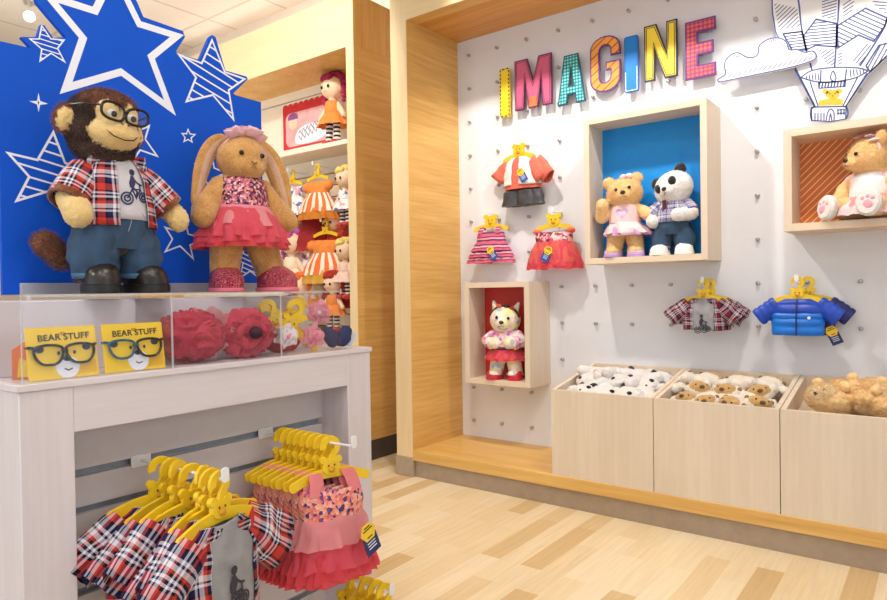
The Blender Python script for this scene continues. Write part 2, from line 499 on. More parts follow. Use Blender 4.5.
# floor: narrow maple strips running towards the display wall
m, nt, b, out = newmat('maple_strip_floor')
v = coords(nt, 'Object', (1, 1, 1), (0, 0, R(90)), (.0, .012, 0))
br = N(nt, 'ShaderNodeTexBrick', offset=.37, offset_frequency=2, squash=1.0)
for k, x in (('Scale', 1.0), ('Mortar Size', .0006), ('Mortar Smooth', .3), ('Bias', .0), ('Brick Width', .47), ('Row Height', .0875)): br.inputs[k].default_value = x
br.inputs['Color1'].default_value = (0, 0, 0, 1); br.inputs['Color2'].default_value = (1, 1, 1, 1); br.inputs['Mortar'].default_value = (.45, .45, .45, 1)
nt.links.new(v, br.inputs[0])
g = N(nt, 'ShaderNodeTexNoise', Scale=1.0, Detail=5.0, Roughness=.65); nt.links.new(coords(nt, 'Object', (70, 3, 1)), g.inputs['Vector'])
base = ramp(nt, br.outputs[0], [(0, lin((236, 218, 186))), (.5, lin((230, 208, 170))), (.8, lin((222, 196, 152))), (1, lin((208, 176, 128)))])
grain = ramp(nt, g.outputs[0], [(.3, (.86, .86, .86)), (.65, (1, 1, 1))])
nt.links.new(mixc(nt, 1.0, base, grain, 'MULTIPLY'), b.inputs['Base Color'])
b.inputs['Roughness'].default_value = .38
floor_m = m
# ceiling tiles
m, nt, b, out = newmat('ceiling_tiles')
br = N(nt, 'ShaderNodeTexBrick', offset=0.0)
for k, x in (('Scale', 1.0), ('Mortar Size', .012), ('Mortar Smooth', .1), ('Brick Width', .61), ('Row Height', .61)): br.inputs[k].default_value = x
br.inputs['Color1'].default_value = br.inputs['Color2'].default_value = (*lin((240, 230, 218)), 1); br.inputs['Mortar'].default_value = (*lin((214, 202, 190)), 1)
nt.links.new(coords(nt, 'Object', (1, 1, 1), (0, 0, 0), (.2, .11, 0)), br.inputs[0]); nt.links.new(br.outputs[0], b.inputs['Base Color']); b.inputs['Roughness'].default_value = .9
ceil_m = m

# ------------------------------------------------------------------ room
def struct(name, mb, mat, **kw):
    o = mb.build(name, mat, **kw); o['kind'] = 'structure'; return o
H = 3.1
XL, XR, YF, YB = -7.0, 3.0, -3.0, 3.2
struct('floor', MB().box(XL, XR, YF, YB+.1, -.05, 0), floor_m)
struct('ceiling', MB().box(XL, XR, YF, YB+.1, H, H+.05), ceil_m)
struct('wall_back', MB().box(XL, XR, YB, YB+.1, 0, H), paint)
struct('wall_left', MB().box(XL-.1, XL, YF, YB+.1, 0, H), paint)
def windowed(name, x, y0, y1, wy0, wy1, z0, z1):
    mb = MB()
    mb.box(x, x+.1, y0, wy0, 0, H).box(x, x+.1, wy1, y1, 0, H).box(x, x+.1, wy0, wy1, 0, z0).box(x, x+.1, wy0, wy1, z1, H)
    struct(name, mb, paint)
windowed('wall_right', XR, YF, YB+.1, -2.2, 2.62, .25, 2.5)
mb = MB()
for y in (-2.2, -1.02, .16, 1.39, 2.57): mb.box(XR+.02, XR+.08, y, y+.05, .25, 2.5)
for z in (.25, 2.45): mb.box(XR+.02, XR+.08, -2.2, 2.62, z, z+.05)
w1 = struct('window_1', mb, white_metal)
MB().box(XR+.045, XR+.053, -2.19, 2.61, .27, 2.48).build('pane', glass, w1)
mb = MB().box(XL, -4.5, YF-.1, YF, 0, H).box(1.5, XR, YF-.1, YF, 0, H).box(-4.5, 1.5, YF-.1, YF, 2.5, H)
struct('wall_front', mb, paint)
mb = MB()
for x in (-4.5, -3.0, -1.5, 0, 1.45): mb.box(x, x+.05, YF-.08, YF-.02, 0, 2.5)
mb.box(-4.5, 1.5, YF-.08, YF-.02, 2.45, 2.5)
w2 = struct('window_2', mb, white_metal)
MB().box(-4.49, 1.49, YF-.055, YF-.047, .01, 2.48).build('pane', glass, w2)

# ------------------------------------------------------------------ alcove with the peg wall
YP, YW, XA, XE = 2.698, 3.161, -2.283, .72
al = thing('display_alcove', 'oak framed display alcove with white pegboard back and low oak bench', 'display alcove', (XA, YP, 0))
def kid(mb, name, mat, parent, **kw):
    """a part modelled in world coordinates, parented to a thing standing at its base (no rotation)"""
    l = Vector(parent.location) + (Vector(parent.parent.location) if parent.parent else Vector((0, 0, 0)))
    mb.v = [tuple(Vector(p)-l) for p in mb.v]
    return mb.build(name, mat, parent, **kw)
kid(MB().box(-2.396, XA, YP, YW+.03, .106, 2.95), 'post', oak_y, al, bevel=.002)
kid(MB().box(XE, XE+.113, YP, YW+.03, .106, 2.95), 'post', oak_z, al, bevel=.002)
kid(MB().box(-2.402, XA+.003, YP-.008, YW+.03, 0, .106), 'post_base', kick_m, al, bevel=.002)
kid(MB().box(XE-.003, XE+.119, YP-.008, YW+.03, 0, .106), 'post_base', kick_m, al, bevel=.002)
kid(MB().box(XA, XE, YP, YP+.085, 2.448, 2.95), 'header', oak_x, al, bevel=.001)
kid(MB().box(XA, XE, YP-.0015, YP-.0001, 2.448, 2.95), 'header_lit_facing', oak_edge_lit_x, al)
kid(MB().box(-2.396, XA, YP-.0015, YP-.0001, .106, 2.95), 'post_lit_facing', oak_edge, al)
kid(MB().box(XA, XE, YP+.093, YW+.03, 2.457, 2.49), 'soffit', wood('oak_soffit_shaded', (226, 168, 88), (198, 136, 60), (1, 0, 0)), al)  # deeper oak: shade and warm bounce under the header put into the colour
kid(MB().box(XA, XE, YP-.004, YW, .091, .147), 'bench', oak_x, al, bevel=.002)
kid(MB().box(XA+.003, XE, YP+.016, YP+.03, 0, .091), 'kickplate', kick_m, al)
kid(MB().box(XA, XE, YW, YW+.03, .147, 2.457), 'pegboard', white_wall, al)
BOXES = [(-1.385, -.813, 1.117, 1.812), (-2.105, -1.695, .493, 1.042), (-.518, .62, 1.217, 1.625)]
pegmb = MB().cyl((0, 0, 0), (0, -.016, 0), .0085, 14)
pegmb.ball((0, -.016, 0), (.0085, .003, .0085), 0, None, 12, 6)
peg_me = pegmb.mesh('peg', metal)
BX = [-1.447, -.972, -.494, -.015, .46]
for j in range(12):
    for k in range(12):
        x, z = -2.197+.1922*k, .242+.1929*j
        if any(a-.012 < x < b_+.012 and c-.012 < z < d+.012 for a, b_, c, d in BOXES): continue
        if z < .66 and x > -1.46: continue
        if x > -.1: continue
        o = bpy.data.objects.new('peg', peg_me); col.objects.link(o); o.parent = al; o.location = Vector((x, YW, z))-Vector(al.location)

# ------------------------------------------------------------------ shadow boxes on the peg wall
def back_mat(kind):
    if kind == 'blue': return plain('blue_back', (0, 142, 226), .5, 0, .02)
    if kind == 'red': return plain('red_back', (205, 52, 46), .5, 0, .02)
    return stripes('orange_stripes', [(0, (226, 122, 58)), (.80, (252, 214, 168))], .021, 0, R(-45), 'Object')
def shadow_box(i, label, kind, inner=3.10, t=(.028, .028)):
    x0, x1, z0, z1 = BOXES[i]; y0 = 2.942
    r = thing('shadow_box', label, 'display box', (x0, y0, z0))
    t, tz = t
    kid(MB().box(x0, x0+t, y0, YW, z0, z1), 'side_panel', ash_z, r, bevel=.001)
    kid(MB().box(x1-t, x1, y0, YW, z0, z1), 'side_panel', ash_z, r, bevel=.001)
    kid(MB().box(x0+t, x1-t, y0, YW, z0, z0+tz), 'bottom_panel', ash_x, r, bevel=.001)
    kid(MB().box(x0+t, x1-t, y0, YW, z1-tz, z1), 'top_panel', ash_x, r, bevel=.001)
    kid(MB().box(x0+t, x1-t, inner, YW, z0+tz, z1-tz), 'back_panel', back_mat(kind), r)
    return r
shadow_box(0, 'tall pale wooden display box with a bright blue back', 'blue')
shadow_box(1, 'small pale wooden display box with a red back, low on the wall', 'red', t=(.031, .028))
shadow_box(2, 'wide pale wooden display box with an orange diagonally striped back', 'orange', inner=3.135, t=(.03, .03))

# ------------------------------------------------------------------ sloping bins on the bench
def bin_(k, label):
    x0, x1 = BX[k]+.0015, BX[k+1]-.0015; z0, zf, zb = .147, .541, .618
    y0, y1 = YP, YW-.004
    r = thing('display_bin', label, 'bin', (x0, y0, z0))
    fr = ((0, 0, 0), (0, 1, 0), (0, 0, 1), (1, 0, 0))
    kid(MB().box(x0, x1, y0, y0+.016, z0-.008, zf), 'front_panel', ash_z, r, bevel=.001)
    prof = [(y0+.016, z0), (y1, z0), (y1, zb), (y0+.016, zf)]
    for xa in (x0, x1-.018):
        kid(MB().prism(prof, ((xa, 0, 0), *fr[1:]), .018), 'side_panel', ash_z, r)
    kid(MB().box(x0+.018, x1-.018, y1-.018, y1, z0, zb), 'back_panel', ash_x, r)
    tr = [(y0+.016, zf-.10), (y1-.018, zb-.10), (y1-.018, zb-.088), (y0+.016, zf-.088)]
    kid(MB().prism(tr, ((x0+.018, 0, 0), *fr[1:]), x1-x0-.036), 'tray', ash_x, r)
bin_(0, 'pale wooden bin heaped with white and black toy skins')
bin_(1, 'pale wooden bin heaped with cream toy skins with tan faces')
bin_(2, 'pale wooden bin holding fluffy golden toy skins')

# ------------------------------------------------------------------ tall oak cabinet behind
CX0, CX1, CY = -5.2, -2.71, 2.73
cb = thing('wall_cabinet', 'tall oak wall cabinet with open slatted display bay and deep header', 'cabinet', (CX1, CY, 0))
kid(MB().box(CX1-.062, CX1, CY, YB-.002, .12, 2.43), 'side_panel', oak_y, cb, bevel=.002)
kid(MB().box(CX0, CX0+.06, CY, YB-.002, .12, 2.43), 'side_panel', oak_z, cb, bevel=.002)
kid(MB().box(CX0, CX1, CY, YB-.002, 2.43, 2.735), 'header', oak_z, cb, bevel=.002)
kid(MB().box(CX0, CX1, CY-.0016, CY-.0001, 2.43, 2.735), 'header_lit_facing', oak_edge_lit_x, cb)
kid(MB().box(CX1-.062, CX1, CY-.0016, CY-.0001, .12, 2.43), 'panel_lit_facing', oak_edge, cb)
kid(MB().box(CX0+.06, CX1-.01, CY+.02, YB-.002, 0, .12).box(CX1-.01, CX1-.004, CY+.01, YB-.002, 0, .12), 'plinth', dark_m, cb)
slat = plain('cream_slatwall', (244, 232, 212), .6, noise_amt=.01)
mb = MB(); z = .14
while z < 1.80:
    mb.box(CX0+.06, CX1-.062, 3.10, 3.12, z+.003, z+.075); z += .0795
mb.box(CX0+.06, CX1-.062, 3.10, 3.12, z+.003, 2.362); mb.box(CX0+.06, CX1-.062, 3.10, 3.12, 2.370, 2.43)
kid(mb, 'slat_panel', slat, cb)
kid(MB().box(CX0+.06, CX1-.062, 3.12, 3.13, .12, 2.43), 'groove_backing', plain('groove_grey', (120, 108, 98), .6), cb)
kid(MB().box(CX0+.062, CX1-.064, 2.87, 3.10, 1.915, 1.945), 'shelf', slat, cb, bevel=.002)
kid(MB().box(CX0+.062, CX1-.064, 2.80, 3.10, .14, .16), 'shelf', slat, cb, bevel=.002)

# ------------------------------------------------------------------ the white console
KX, KX2, KY0, KY1, KZ = -1.27, -1.95, .453, 1.323, .84
ko = thing('display_console', 'white double-sided console with open slatted front recess', 'console', (KX, KY0, 0))
RX = -1.374
kid(MB().box(KX2, KX, KY0, .543, 0, KZ-.004), 'end_panel', grey_ash_z, ko, bevel=.002)
kid(MB().box(KX2, KX, 1.236, KY1, 0, KZ-.004), 'end_panel', grey_ash_z, ko, bevel=.002)
kid(MB().box(KX-.02, KX-.0005, .543, 1.236, .752, KZ-.004), 'apron', grey_ash_y, ko)
kid(MB().box(KX2-.004, KX+.004, KY0-.004, KY1+.004, KZ-.004, KZ+.008), 'top', grey_ash_y, ko, bevel=.001)
mb = MB(); zz = .74
GR = [.648, .572, .41, .30, .19]
edges = [.752]+[g for g in GR]+[.05]
for a, b_ in zip(edges, edges[1:]):
    mb.box(RX-.016, RX, .543, 1.236, b_+.008, a-.008 if a != .752 else a)
kid(mb, 'slat_panel', plain('grey_slatwall', (214, 205, 204), .55, noise_amt=.01), ko)
kid(MB().box(RX-.03, RX-.016, .543, 1.236, .05, .752), 'groove_backing', plain('groove_steel', (150, 156, 166), .4), ko)
kid(MB().box(KX2+.01, KX-.01, .543, 1.236, .0, .05), 'bottom_shelf', grey_ash_y, ko)
# riser between the front and rear trays
rs = thing('riser_block', 'long pale grey riser block behind the clear trays on the console', 'riser', (-1.42, .47, KZ+.008))
kid(MB().box(-1.80, -1.42, .475, 1.235, KZ+.0082, .993), 'block', plain('pale_lilac_board', (222, 216, 226), .4, noise_amt=.01), rs, bevel=.002)
# clear trays
TY0, TY1 = .462, 1.222
ac = thing('acrylic_tray', 'long clear acrylic tray with dividers along the console top', 'tray', (KX, TY0, KZ+.008))
a0, a1 = KZ+.0085, 1.0
kid(MB().box(KX-.009, KX-.005, TY0, TY1, a0, a1), 'front_panel', acrylic, ac)
kid(MB().box(-1.90, KX-.009, TY0, TY0+.004, a0, a1), 'end_panel', acrylic, ac)
kid(MB().box(-1.90, KX-.009, TY1-.004, TY1, a0, a1), 'end_panel', acrylic, ac)
for y in (.741, 1.022):
    kid(MB().box(-1.418, KX-.009, y-.002, y+.002, a0, a1-.001), 'divider', acrylic, ac)
    kid(MB().box(KX-.005, KX-.0045, y-.0022, y+.0022, a0, a1), 'divider_edge', acrylic_edge, ac)
kid(MB().box(-1.90, KX-.004, TY0-.001, TY1+.001, a1, a1+.005), 'lid', acrylic, ac)
kid(MB().box(KX-.004, KX-.0035, TY0-.001, TY1+.001, a1, a1+.005), 'lid_edge', acrylic_edge, ac)
kid(MB().box(KX-.009, KX-.0045, TY0-.0005, TY0, a0, a1), 'corner_edge', acrylic_edge, ac)
ZT = a1+.005          # what the toys stand on

# ------------------------------------------------------------------ lights
def aim(o, p):
    o.rotation_euler = (Vector(p)-Vector(o.location)).to_track_quat('-Z', 'Y').to_euler()
warm, neutral, day = (1, .945, .865), (1, .985, .96), (.86, .93, 1.0)
diff = glow('lamp_diffuser', (255, 240, 222), 4.0)
lens_m = glow('lamp_lens', (255, 248, 235), 25.0)
def troffer(x, y, e, label):
    r = thing('ceiling_light', label, 'ceiling light', (x, y, H))
    kid(MB().box(x-.32, x+.32, y-.32, y+.32, H-.012, H-.0005), 'frame', white_metal, r)
    kid(MB().box(x-.28, x+.28, y-.28, y+.28, H-.016, H-.0122), 'diffuser', diff, r)
    l = bpy.data.lights.new('panel_lamp', 'AREA'); l.shape = 'SQUARE'; l.size = .56; l.energy = e; l.color = neutral
    o = bpy.data.objects.new('panel_lamp', l); col.objects.link(o); o.location = (x, y, H-.02)
    o.parent = r; o.location = (0, 0, -.02)
def track(x, y, target, e, label, ang=60, size=.05, c=warm, blend=.35, z=H):
    r = thing('track_light', label, 'spotlight', (x, y, z))
    d = (Vector(target)-Vector((x, y, z-.14))).normalized(); p = Vector((0, 0, -.12))
    MB().box(-.03, .03, -.06, .06, -.02, -.0005).build('track_adapter', white_metal, r)
    MB().cyl((0, 0, -.02), (0, 0, -.1), .008).build('stem', white_metal, r)
    mb = MB(); q = p-d*.05; a = d.orthogonal().normalized(); b_ = d.cross(a)
    mb.loft([(q, a*.028, b_*.028), (q+d*.02, a*.034, b_*.034), (q+d*.12, a*.04, b_*.04), (q+d*.12, a*.034, b_*.034), (q+d*.10, a*.032, b_*.032)], 24, caps=(True, False))
    mb.build('lamp_can', white_metal, r)
    MB().loft([(q+d*.100, a*.033, b_*.033), (q+d*.101, a*.033, b_*.033)], 24).build('lens', lens_m, r)
    l = bpy.data.lights.new('spot_lamp', 'SPOT'); l.energy = e; l.color = c; l.spot_size = R(ang); l.spot_blend = blend; l.shadow_soft_size = size
    o = bpy.data.objects.new('spot_lamp', l); col.objects.link(o); o.parent = r; o.location = q+d*.125
    o.rotation_euler = d.to_track_quat('-Z', 'Y').to_euler()
for i, (x, y) in enumerate(((-3.6, .6), (-.6, .9), (1.6, .9), (-3.4, -1.4), (-.6, -1.6), (1.6, -1.6))):
    troffer(x, y, 12, 'square white ceiling panel light, %s of the room' % ('left rear', 'centre rear', 'right rear', 'left front', 'centre front', 'right front')[i])
track(-1.65, 2.08, (-1.2, 3.1, 1.3), 165, 'white spotlight left of centre facing the peg wall', 95)
track(-.35, 2.08, (-.9, 3.1, 1.3), 130, 'white spotlight right of centre facing the peg wall', 95)
track(.35, .1, (-1.3, .95, 1.0), 70, 'white spotlight aimed at the console from the right', 55, .09)
track(-.6, -.2, (-1.4, .8, .9), 40, 'white spotlight aimed at the monkey toy', 55, .09)
track(-2.6, 1.55, (-3.3, 2.9, 2.0), 150, 'white spotlight aimed at the oak cabinet', 80, .06)
track(-5.12, 1.95, (-1.2, .6, 1.2), 25, 'small glowing white spotlight above the blue star panel', 80, .05)
track(-2.0, -1.9, (-1.6, .45, .6), 120, 'white spotlight aimed at the left end of the console', 40, .06)
ul = thing('added_uplighter', 'tall white bowl uplighter added behind the blue star panel to brighten the ceiling', 'added lamp', (-4.35, 1.62, 0))  # added lamp, hidden by the panel, put in to brighten the left ceiling
kid(MB().cyl((-4.35, 1.62, 0), (-4.35, 1.62, .025), .14, 28), 'base', white_metal, ul)
kid(MB().cyl((-4.35, 1.62, .025), (-4.35, 1.62, 1.5), .014), 'pole', white_metal, ul)
kid(MB().loft([((-4.35, 1.62, z), (q, 0, 0), (0, q, 0)) for z, q in ((1.5, .03), (1.53, .10), (1.59, .17), (1.58, .16), (1.54, .09), (1.515, .02))], 32, caps=(True, True)), 'bowl_shade', white_metal, ul)
l = bpy.data.lights.new('added_uplight_lamp', 'AREA'); l.shape = 'DISK'; l.size = .22; l.energy = 32; l.color = neutral
o = bpy.data.objects.new('added_uplight_lamp', l); col.objects.link(o); o.parent = ul; o.location = (0, 0, 1.60); o.rotation_euler = (R(180), 0, 0)
cv = thing('added_strip_light', 'warm lamp strip added out of view on top of the oak cabinet', 'lamp', (-3.9, 2.95, 2.7355))  # added lamp strip, unseen from the camera, throws light up on the ceiling
kid(MB().box(-5.1, -2.75, 2.92, 2.98, 2.7357, 2.752), 'strip_housing', white_metal, cv)
kid(MB().box(-5.08, -2.77, 2.93, 2.97, 2.752, 2.756), 'diffuser', diff, cv)
l = bpy.data.lights.new('added_strip_lamp', 'AREA'); l.shape = 'RECTANGLE'; l.size = 2.3; l.size_y = .04; l.energy = 2.5; l.color = neutral
o = bpy.data.objects.new('added_strip_lamp', l); col.objects.link(o); o.parent = cv; o.location = (0, 0, .03); o.rotation_euler = (R(180-30), 0, 0)
wd = bpy.data.worlds.new('world'); scene.world = wd; wd.use_nodes = True
bg = wd.node_tree.nodes['Background']; bg.inputs[0].default_value = (.75, .87, 1, 1); bg.inputs[1].default_value = 3.0
scene.view_settings.view_transform = 'Standard'; scene.view_settings.look = 'None'; scene.view_settings.gamma = 1; scene.view_settings.use_curve_mapping = False
scene.view_settings.exposure = -0.70
# ------------------------------------------------------------------ cut-out letters
YA = 3.118
FW = ((0, YA, 0), (1, 0, 0), (0, 0, 1), (0, -1, 0))
def W(x, y): p = on(x, y, 1, YA); return (p.x, p.z)
def rr(x0, x1, y0, y1, r, n=4):
    return arcpts(x1-r, y0+r, r, r, -90, 0, n)+arcpts(x1-r, y1-r, r, r, 0, 90, n)+arcpts(x0+r, y1-r, r, r, 90, 180, n)+arcpts(x0+r, y0+r, r, r, 180, 270, n)
G_ = [(1, .63)]+arcpts(.5, .78, .5, .22, 0, 180, 10)+arcpts(.5, .22, .5, .22, 180, 360, 10)+[(1, .53), (.52, .53), (.52, .38), (.68, .38)]+arcpts(.5, .27, .18, .1, 0, -180, 8)+arcpts(.5, .73, .18, .1, 180, 0, 8)+[(.68, .63)]
LET = {
 'I': [[(0, 0), (1, 0), (1, 1), (0, 1)]],
 'M': [[(0, 0), (.25, 0), (.28, .60), (.37, 0), (.63, 0), (.72, .60), (.75, 0), (1, 0), (1, 1), (.65, 1), (.5, .54), (.35, 1), (0, 1)]],
 'A': [[(0, 0), (.33, 0), (.38, .19), (.62, .19), (.67, 0), (1, 0), (.75, 1), (.25, 1)], [(.42, .37), (.58, .37), (.5, .74)]],
 'G': [G_],
 'N': [[(0, 0), (.32, 0), (.32, .56), (.62, 0), (1, 0), (1, 1), (.68, 1), (.68, .44), (.38, 1), (0, 1)]],
 'E': [[(0, 0), (1, 0), (1, .22), (.42, .22), (.42, .4), (.92, .4), (.92, .61), (.42, .61), (.42, .78), (1, .78), (1, 1), (0, 1)]],
}
def dash_on(mb, loop, w, gap, frame, off):
    for a, b in zip(loop, loop[1:]+loop[:1]):
        a, b = Vector(a), Vector(b); L = (b-a).length; k = max(1, int(L/gap)); 
        for i in range(k):
            t = i/k; ribbon_poly(mb, [a.lerp(b, t), a.lerp(b, t+.55/k)], w, frame, .0006, off)
grid_m = stripes('teal_check', [(0, (20, 120, 128)), (.55, (120, 214, 206))], .013, 0, 0, 'Object')
def two_way(name, c1, c2, c3, per):
    if name in MATS: return MATS[name]
    m, nt, b, out = newmat(name)
    sp = N(nt, 'ShaderNodeSeparateXYZ'); nt.links.new(coords(nt), sp.inputs[0])
    a = [ramp(nt, math_n(nt, 'FRACT', math_n(nt, 'ADD', math_n(nt, 'DIVIDE', sp.outputs[i], per), 100.0)), [(0, (0, 0, 0)), (.5, (1, 1, 1))], 'CONSTANT') for i in (0, 2)]
    s = math_n(nt, 'ADD', a[0], a[1])
    nt.links.new(ramp(nt, math_n(nt, 'DIVIDE', s, 2.0), [(0, lin(c1)), (.3, lin(c2)), (.8, lin(c3))], 'CONSTANT'), b.inputs['Base Color'])
    return m
LS = [('I', 'I', -1.966, -1.901, 1.955, 2.224, 'yellow', 'yellow letter I with black dashed stitching, first in the word'),
      ('M', 'M', -1.869, -1.643, 1.977, 2.246, 'pink', 'pink and purple letter M with nested outlines'),
      ('A', 'A', -1.611, -1.453, 1.956, 2.208, 'teal', 'teal checked letter A'),
      ('G', 'G', -1.426, -1.267, 1.980, 2.258, 'orange', 'orange letter G with dark diagonal stripes'),
      ('I', 'I', -1.247, -1.176, 1.953, 2.224, 'blue', 'blue letter I with white dashed stitching near its foot'),
      ('N', 'N', -1.147, -.990, 1.986, 2.251, 'lemon', 'yellow letter N with a dark inner outline'),
      ('E', 'E', -.954, -.819, 1.955, 2.220, 'plum', 'red and purple checked letter E, last in the word')]
ink = plain('dark_ink', (36, 32, 60), .5); purple = plain('purple_ink', (104, 52, 128), .5, noise_amt=.02)
for nm, key, x0, x1, z0, z1, kind, label in LS:
    loops = [[((x0+(x1-x0)*p[0])-x0, (z0+(z1-z0)*p[1])-z0) for p in l] for l in LET[key]]
    if key == 'I': loops = [rr(0, x1-x0, 0, z1-z0, .010)]
    r = thing('letter_'+nm.lower(), label, 'letter', (x0, YA, z0), group='cut-out letters on the peg wall')
    fr = ((0, 0, 0), (1, 0, 0), (0, 0, 1), (0, -1, 0))
    edge = {'yellow': yellow, 'pink': plain('dark_rose', (92, 36, 82), .5), 'teal': plain('deep_teal', (14, 78, 104), .5), 'orange': purple, 'blue': plain('mid_blue', (0, 98, 188), .5, noise_amt=.01), 'lemon': ink, 'plum': purple}[kind]
    MB().prism(loops, fr, .010, 0, -.010).build('letter_slab', edge, r)
    d = .0072
    ins = [offset_poly(l, -d) if i == 0 else offset_poly(l, d) for i, l in enumerate(loops)]
    fill = {'yellow': plain('sun_yellow', (250, 218, 40), .5, noise_amt=.01), 'pink': plain('rose_pink', (206, 92, 128), .5, noise_amt=.02),
            'teal': two_way('teal_checks', (12, 112, 124), (34, 160, 168), (150, 222, 214), .0165),
            'orange': stripes('orange_black_stripes', [(0, (242, 158, 62)), (.86, (92, 44, 90))], .034, 0, R(-55), 'Object'),
            'blue': plain('sky_blue', (0, 128, 214), .5, noise_amt=.01), 'lemon': plain('lemon', (248, 220, 60), .5, noise_amt=.01),
            'plum': two_way('plum_checks', (120, 60, 140), (206, 72, 82), (226, 110, 96), .019)}[kind]
    MB().prism(ins, fr, .0012, 0, 0).build('letter_face', fill, r)
    if kind in ('pink', 'lemon'):
        i2 = offset_poly(loops[0], -.0125 if kind == 'lemon' else -.013)
        mb = MB(); ribbon_poly(mb, i2, .0035, fr, .0006, .0012, True); mb.build('inner_outline', ink if kind == 'lemon' else plain('plum_ink', (128, 40, 104), .5), r)
    if kind == 'pink':
        w = x1-x0; h = z1-z0
        mb = MB().prism([(.40*w, .02*h), (.60*w, .02*h), (.585*w, .22*h), (.415*w, .22*h)], fr, .0006, 0, .0013); mb.build('orange_foot', plain('orange_ink', (238, 120, 60), .5), r)
    if kind == 'yellow':
        mb = MB(); dash_on(mb, [(.006, .006), (x1-x0-.006, .006), (x1-x0-.006, z1-z0-.006), (.006, z1-z0-.006)], .007, .021, fr, .0012); mb.build('stitching', ink, r)
    if kind == 'blue':
        w, h = x1-x0, z1-z0; mb = MB()
        for a, b in (((.007, .10), (.007, .008)), ((.007, .008), (w-.007, .008)), ((w-.007, .008), (w-.007, .12))): dash_on(mb, [a, b], .004, .024, fr, .0012)
        mb.build('stitching', white_line, r)
    mb = MB()
    for fx, fz in ((.2, .9), (.8, .9), (.2, .1), (.8, .1)):
        px_ = (x1-x0)*fx if key != 'I' else (x1-x0)/2
        if key == 'A': px_ = (x1-x0)*(.38 if fz > .5 and fx < .5 else .62 if fz > .5 else fx)
        mb.cyl((px_, .010, (z1-z0)*fz), (px_, YW-YA-.0005, (z1-z0)*fz), .005)
    mb.build('standoffs', metal, r)

# ------------------------------------------------------------------ cloud and balloon cut-outs
def smooth(pts, k=4, closed=True):
    P = [Vector(p) for p in pts]; n = len(P); o = []
    for i in range(n if closed else n-1):
        p0, p1, p2, p3 = (P[(i-1) % n], P[i], P[(i+1) % n], P[(i+2) % n]) if closed else (P[max(i-1, 0)], P[i], P[i+1], P[min(i+2, n-1)])
        for j in range(k):
            t = j/k; o.append(tuple(.5*((2*p1)+(p2-p0)*t+(2*p0-5*p1+4*p2-p3)*t*t+(3*p1-p0-3*p2+p3)*t**3)))
    if not closed: o.append(tuple(P[-1]))
    return o
board = plain('white_cutout_board', (240, 240, 246), .5, noise_amt=.005)
def art(name, label, cat, outline, y_front, lines, th=.009, extra=None):
    o0 = outline[0]
    r = thing(name, label, cat, (o0[0], y_front, o0[1]))
    fr = ((-o0[0], 0, -o0[1]), (1, 0, 0), (0, 0, 1), (0, -1, 0))
    MB().prism(outline, fr, th, 0, -th).build('cutout_board', board, r)
    mb = MB(); ribbon_poly(mb, offset_poly(outline, -.003), .005, fr, .0005, .0001, True); mb.build('outline_print', blue_line, r)
    mb = MB()
    for w, pts in lines: ribbon_poly(mb, pts, w*1.55, fr, .0005, .0001)
    mb.build('line_drawing', blue_line, r)
    if extra: extra(r, fr)
    mb = MB(); c = Vector(((min(p[0] for p in outline)+max(p[0] for p in outline))/2-o0[0], (min(p[1] for p in outline)+max(p[1] for p in outline))/2-o0[1]))
    for dx in (-.06, .06): mb.cyl((c.x+dx, th, c.y), (c.x+dx, YW-y_front-.0005, c.y), .006)
    mb.build('standoffs', metal, r)
    return r
cloud_px = [(717.6, 79), (725, 73.7), (723.5, 65), (728.4, 56), (738, 52), (748, 56.8), (756.6, 55), (758.7, 45.5), (768.5, 38.5), (779.3, 37.3), (787, 41.5), (790, 49), (797, 48.7), (805.3, 51.5), (813, 50.3), (817, 55), (813.5, 60.7), (792.3, 67.5), (755, 75.5), (723, 82), (718, 82)]
def W2(x, y): p = on(x, y, 1, 3.100); return (p.x, p.z)
cl = smooth([W2(*p) for p in cloud_px], 4)
ln = []
for i in range(17):
    x = 728+i*5; y = 79-(x-723)*.215
    ln.append((.002, [W2(x, y), W2(x+4, y-4.5)]))
for c, rx, a0, a1 in (((738, 62), 8, 60, 130), ((775, 48), 11, 20, 140)):
    for a in range(a0, a1, 16):
        ln.append((.002, [W2(c[0]+math.cos(R(a))*rx*.62, c[1]-math.sin(R(a))*rx*.62), W2(c[0]+math.cos(R(a))*rx*.85, c[1]-math.sin(R(a))*rx*.85)]))
art('cloud_cutout', 'white cloud cut-out with blue hatching, left of the balloon', 'wall cut-out', cl, 3.100, ln)
def wl(*p): return [W(*q) for q in p]
bo = wl((771.3, 0), (771.7, 13), (775, 32.5), (783, 48), (795, 69), (814, 106), (810.5, 109), (811, 121), (830, 122.5), (846.5, 119.5), (847, 106), (868, 75), (887, 57), (903, 36), (913, 10), (911, -18), (893, -40), (865, -52), (838, -54), (808, -44), (784, -25))
ln = []
def L(w, *p, s=True): ln.append((w, smooth(wl(*p), 4, False) if s and len(p) > 2 else wl(*p)))
L(.004, (838, -54), (839.5, -20), (838.5, 10), (836.5, 40), (834.6, 67)); L(.004, (808, -44), (797, -18), (799.4, 7), (801.5, 27.5), (807, 52), (812, 70))
L(.004, (865, -52), (886, -25), (890, 0), (886, 23), (875, 43), (860, 66))
zig = [[(783, 33.7), (802, 31.5), (806, 50), (792, 50)], [(803.5, 35.8), (816, 19.3), (836.5, 23.4), (836.5, 46.8), (816, 45.4), (806, 50)], [(837, 26), (865.4, 8.3), (887, 18), (885, 26), (873.7, 41.3), (858.5, 35), (838, 48)], [(866, 66), (879, 45.4), (892, 42), (893, 50), (870, 72)]]
for z_, ang, gap in zip(zig, (-6, -8, -38, 62), (.012, .0125, .0145, .014)):
    P = wl(*z_); ln.append((.004, P+P[:1]))
    for s_ in clip_stripes(P, ang, gap): ln.append((.0028, s_))
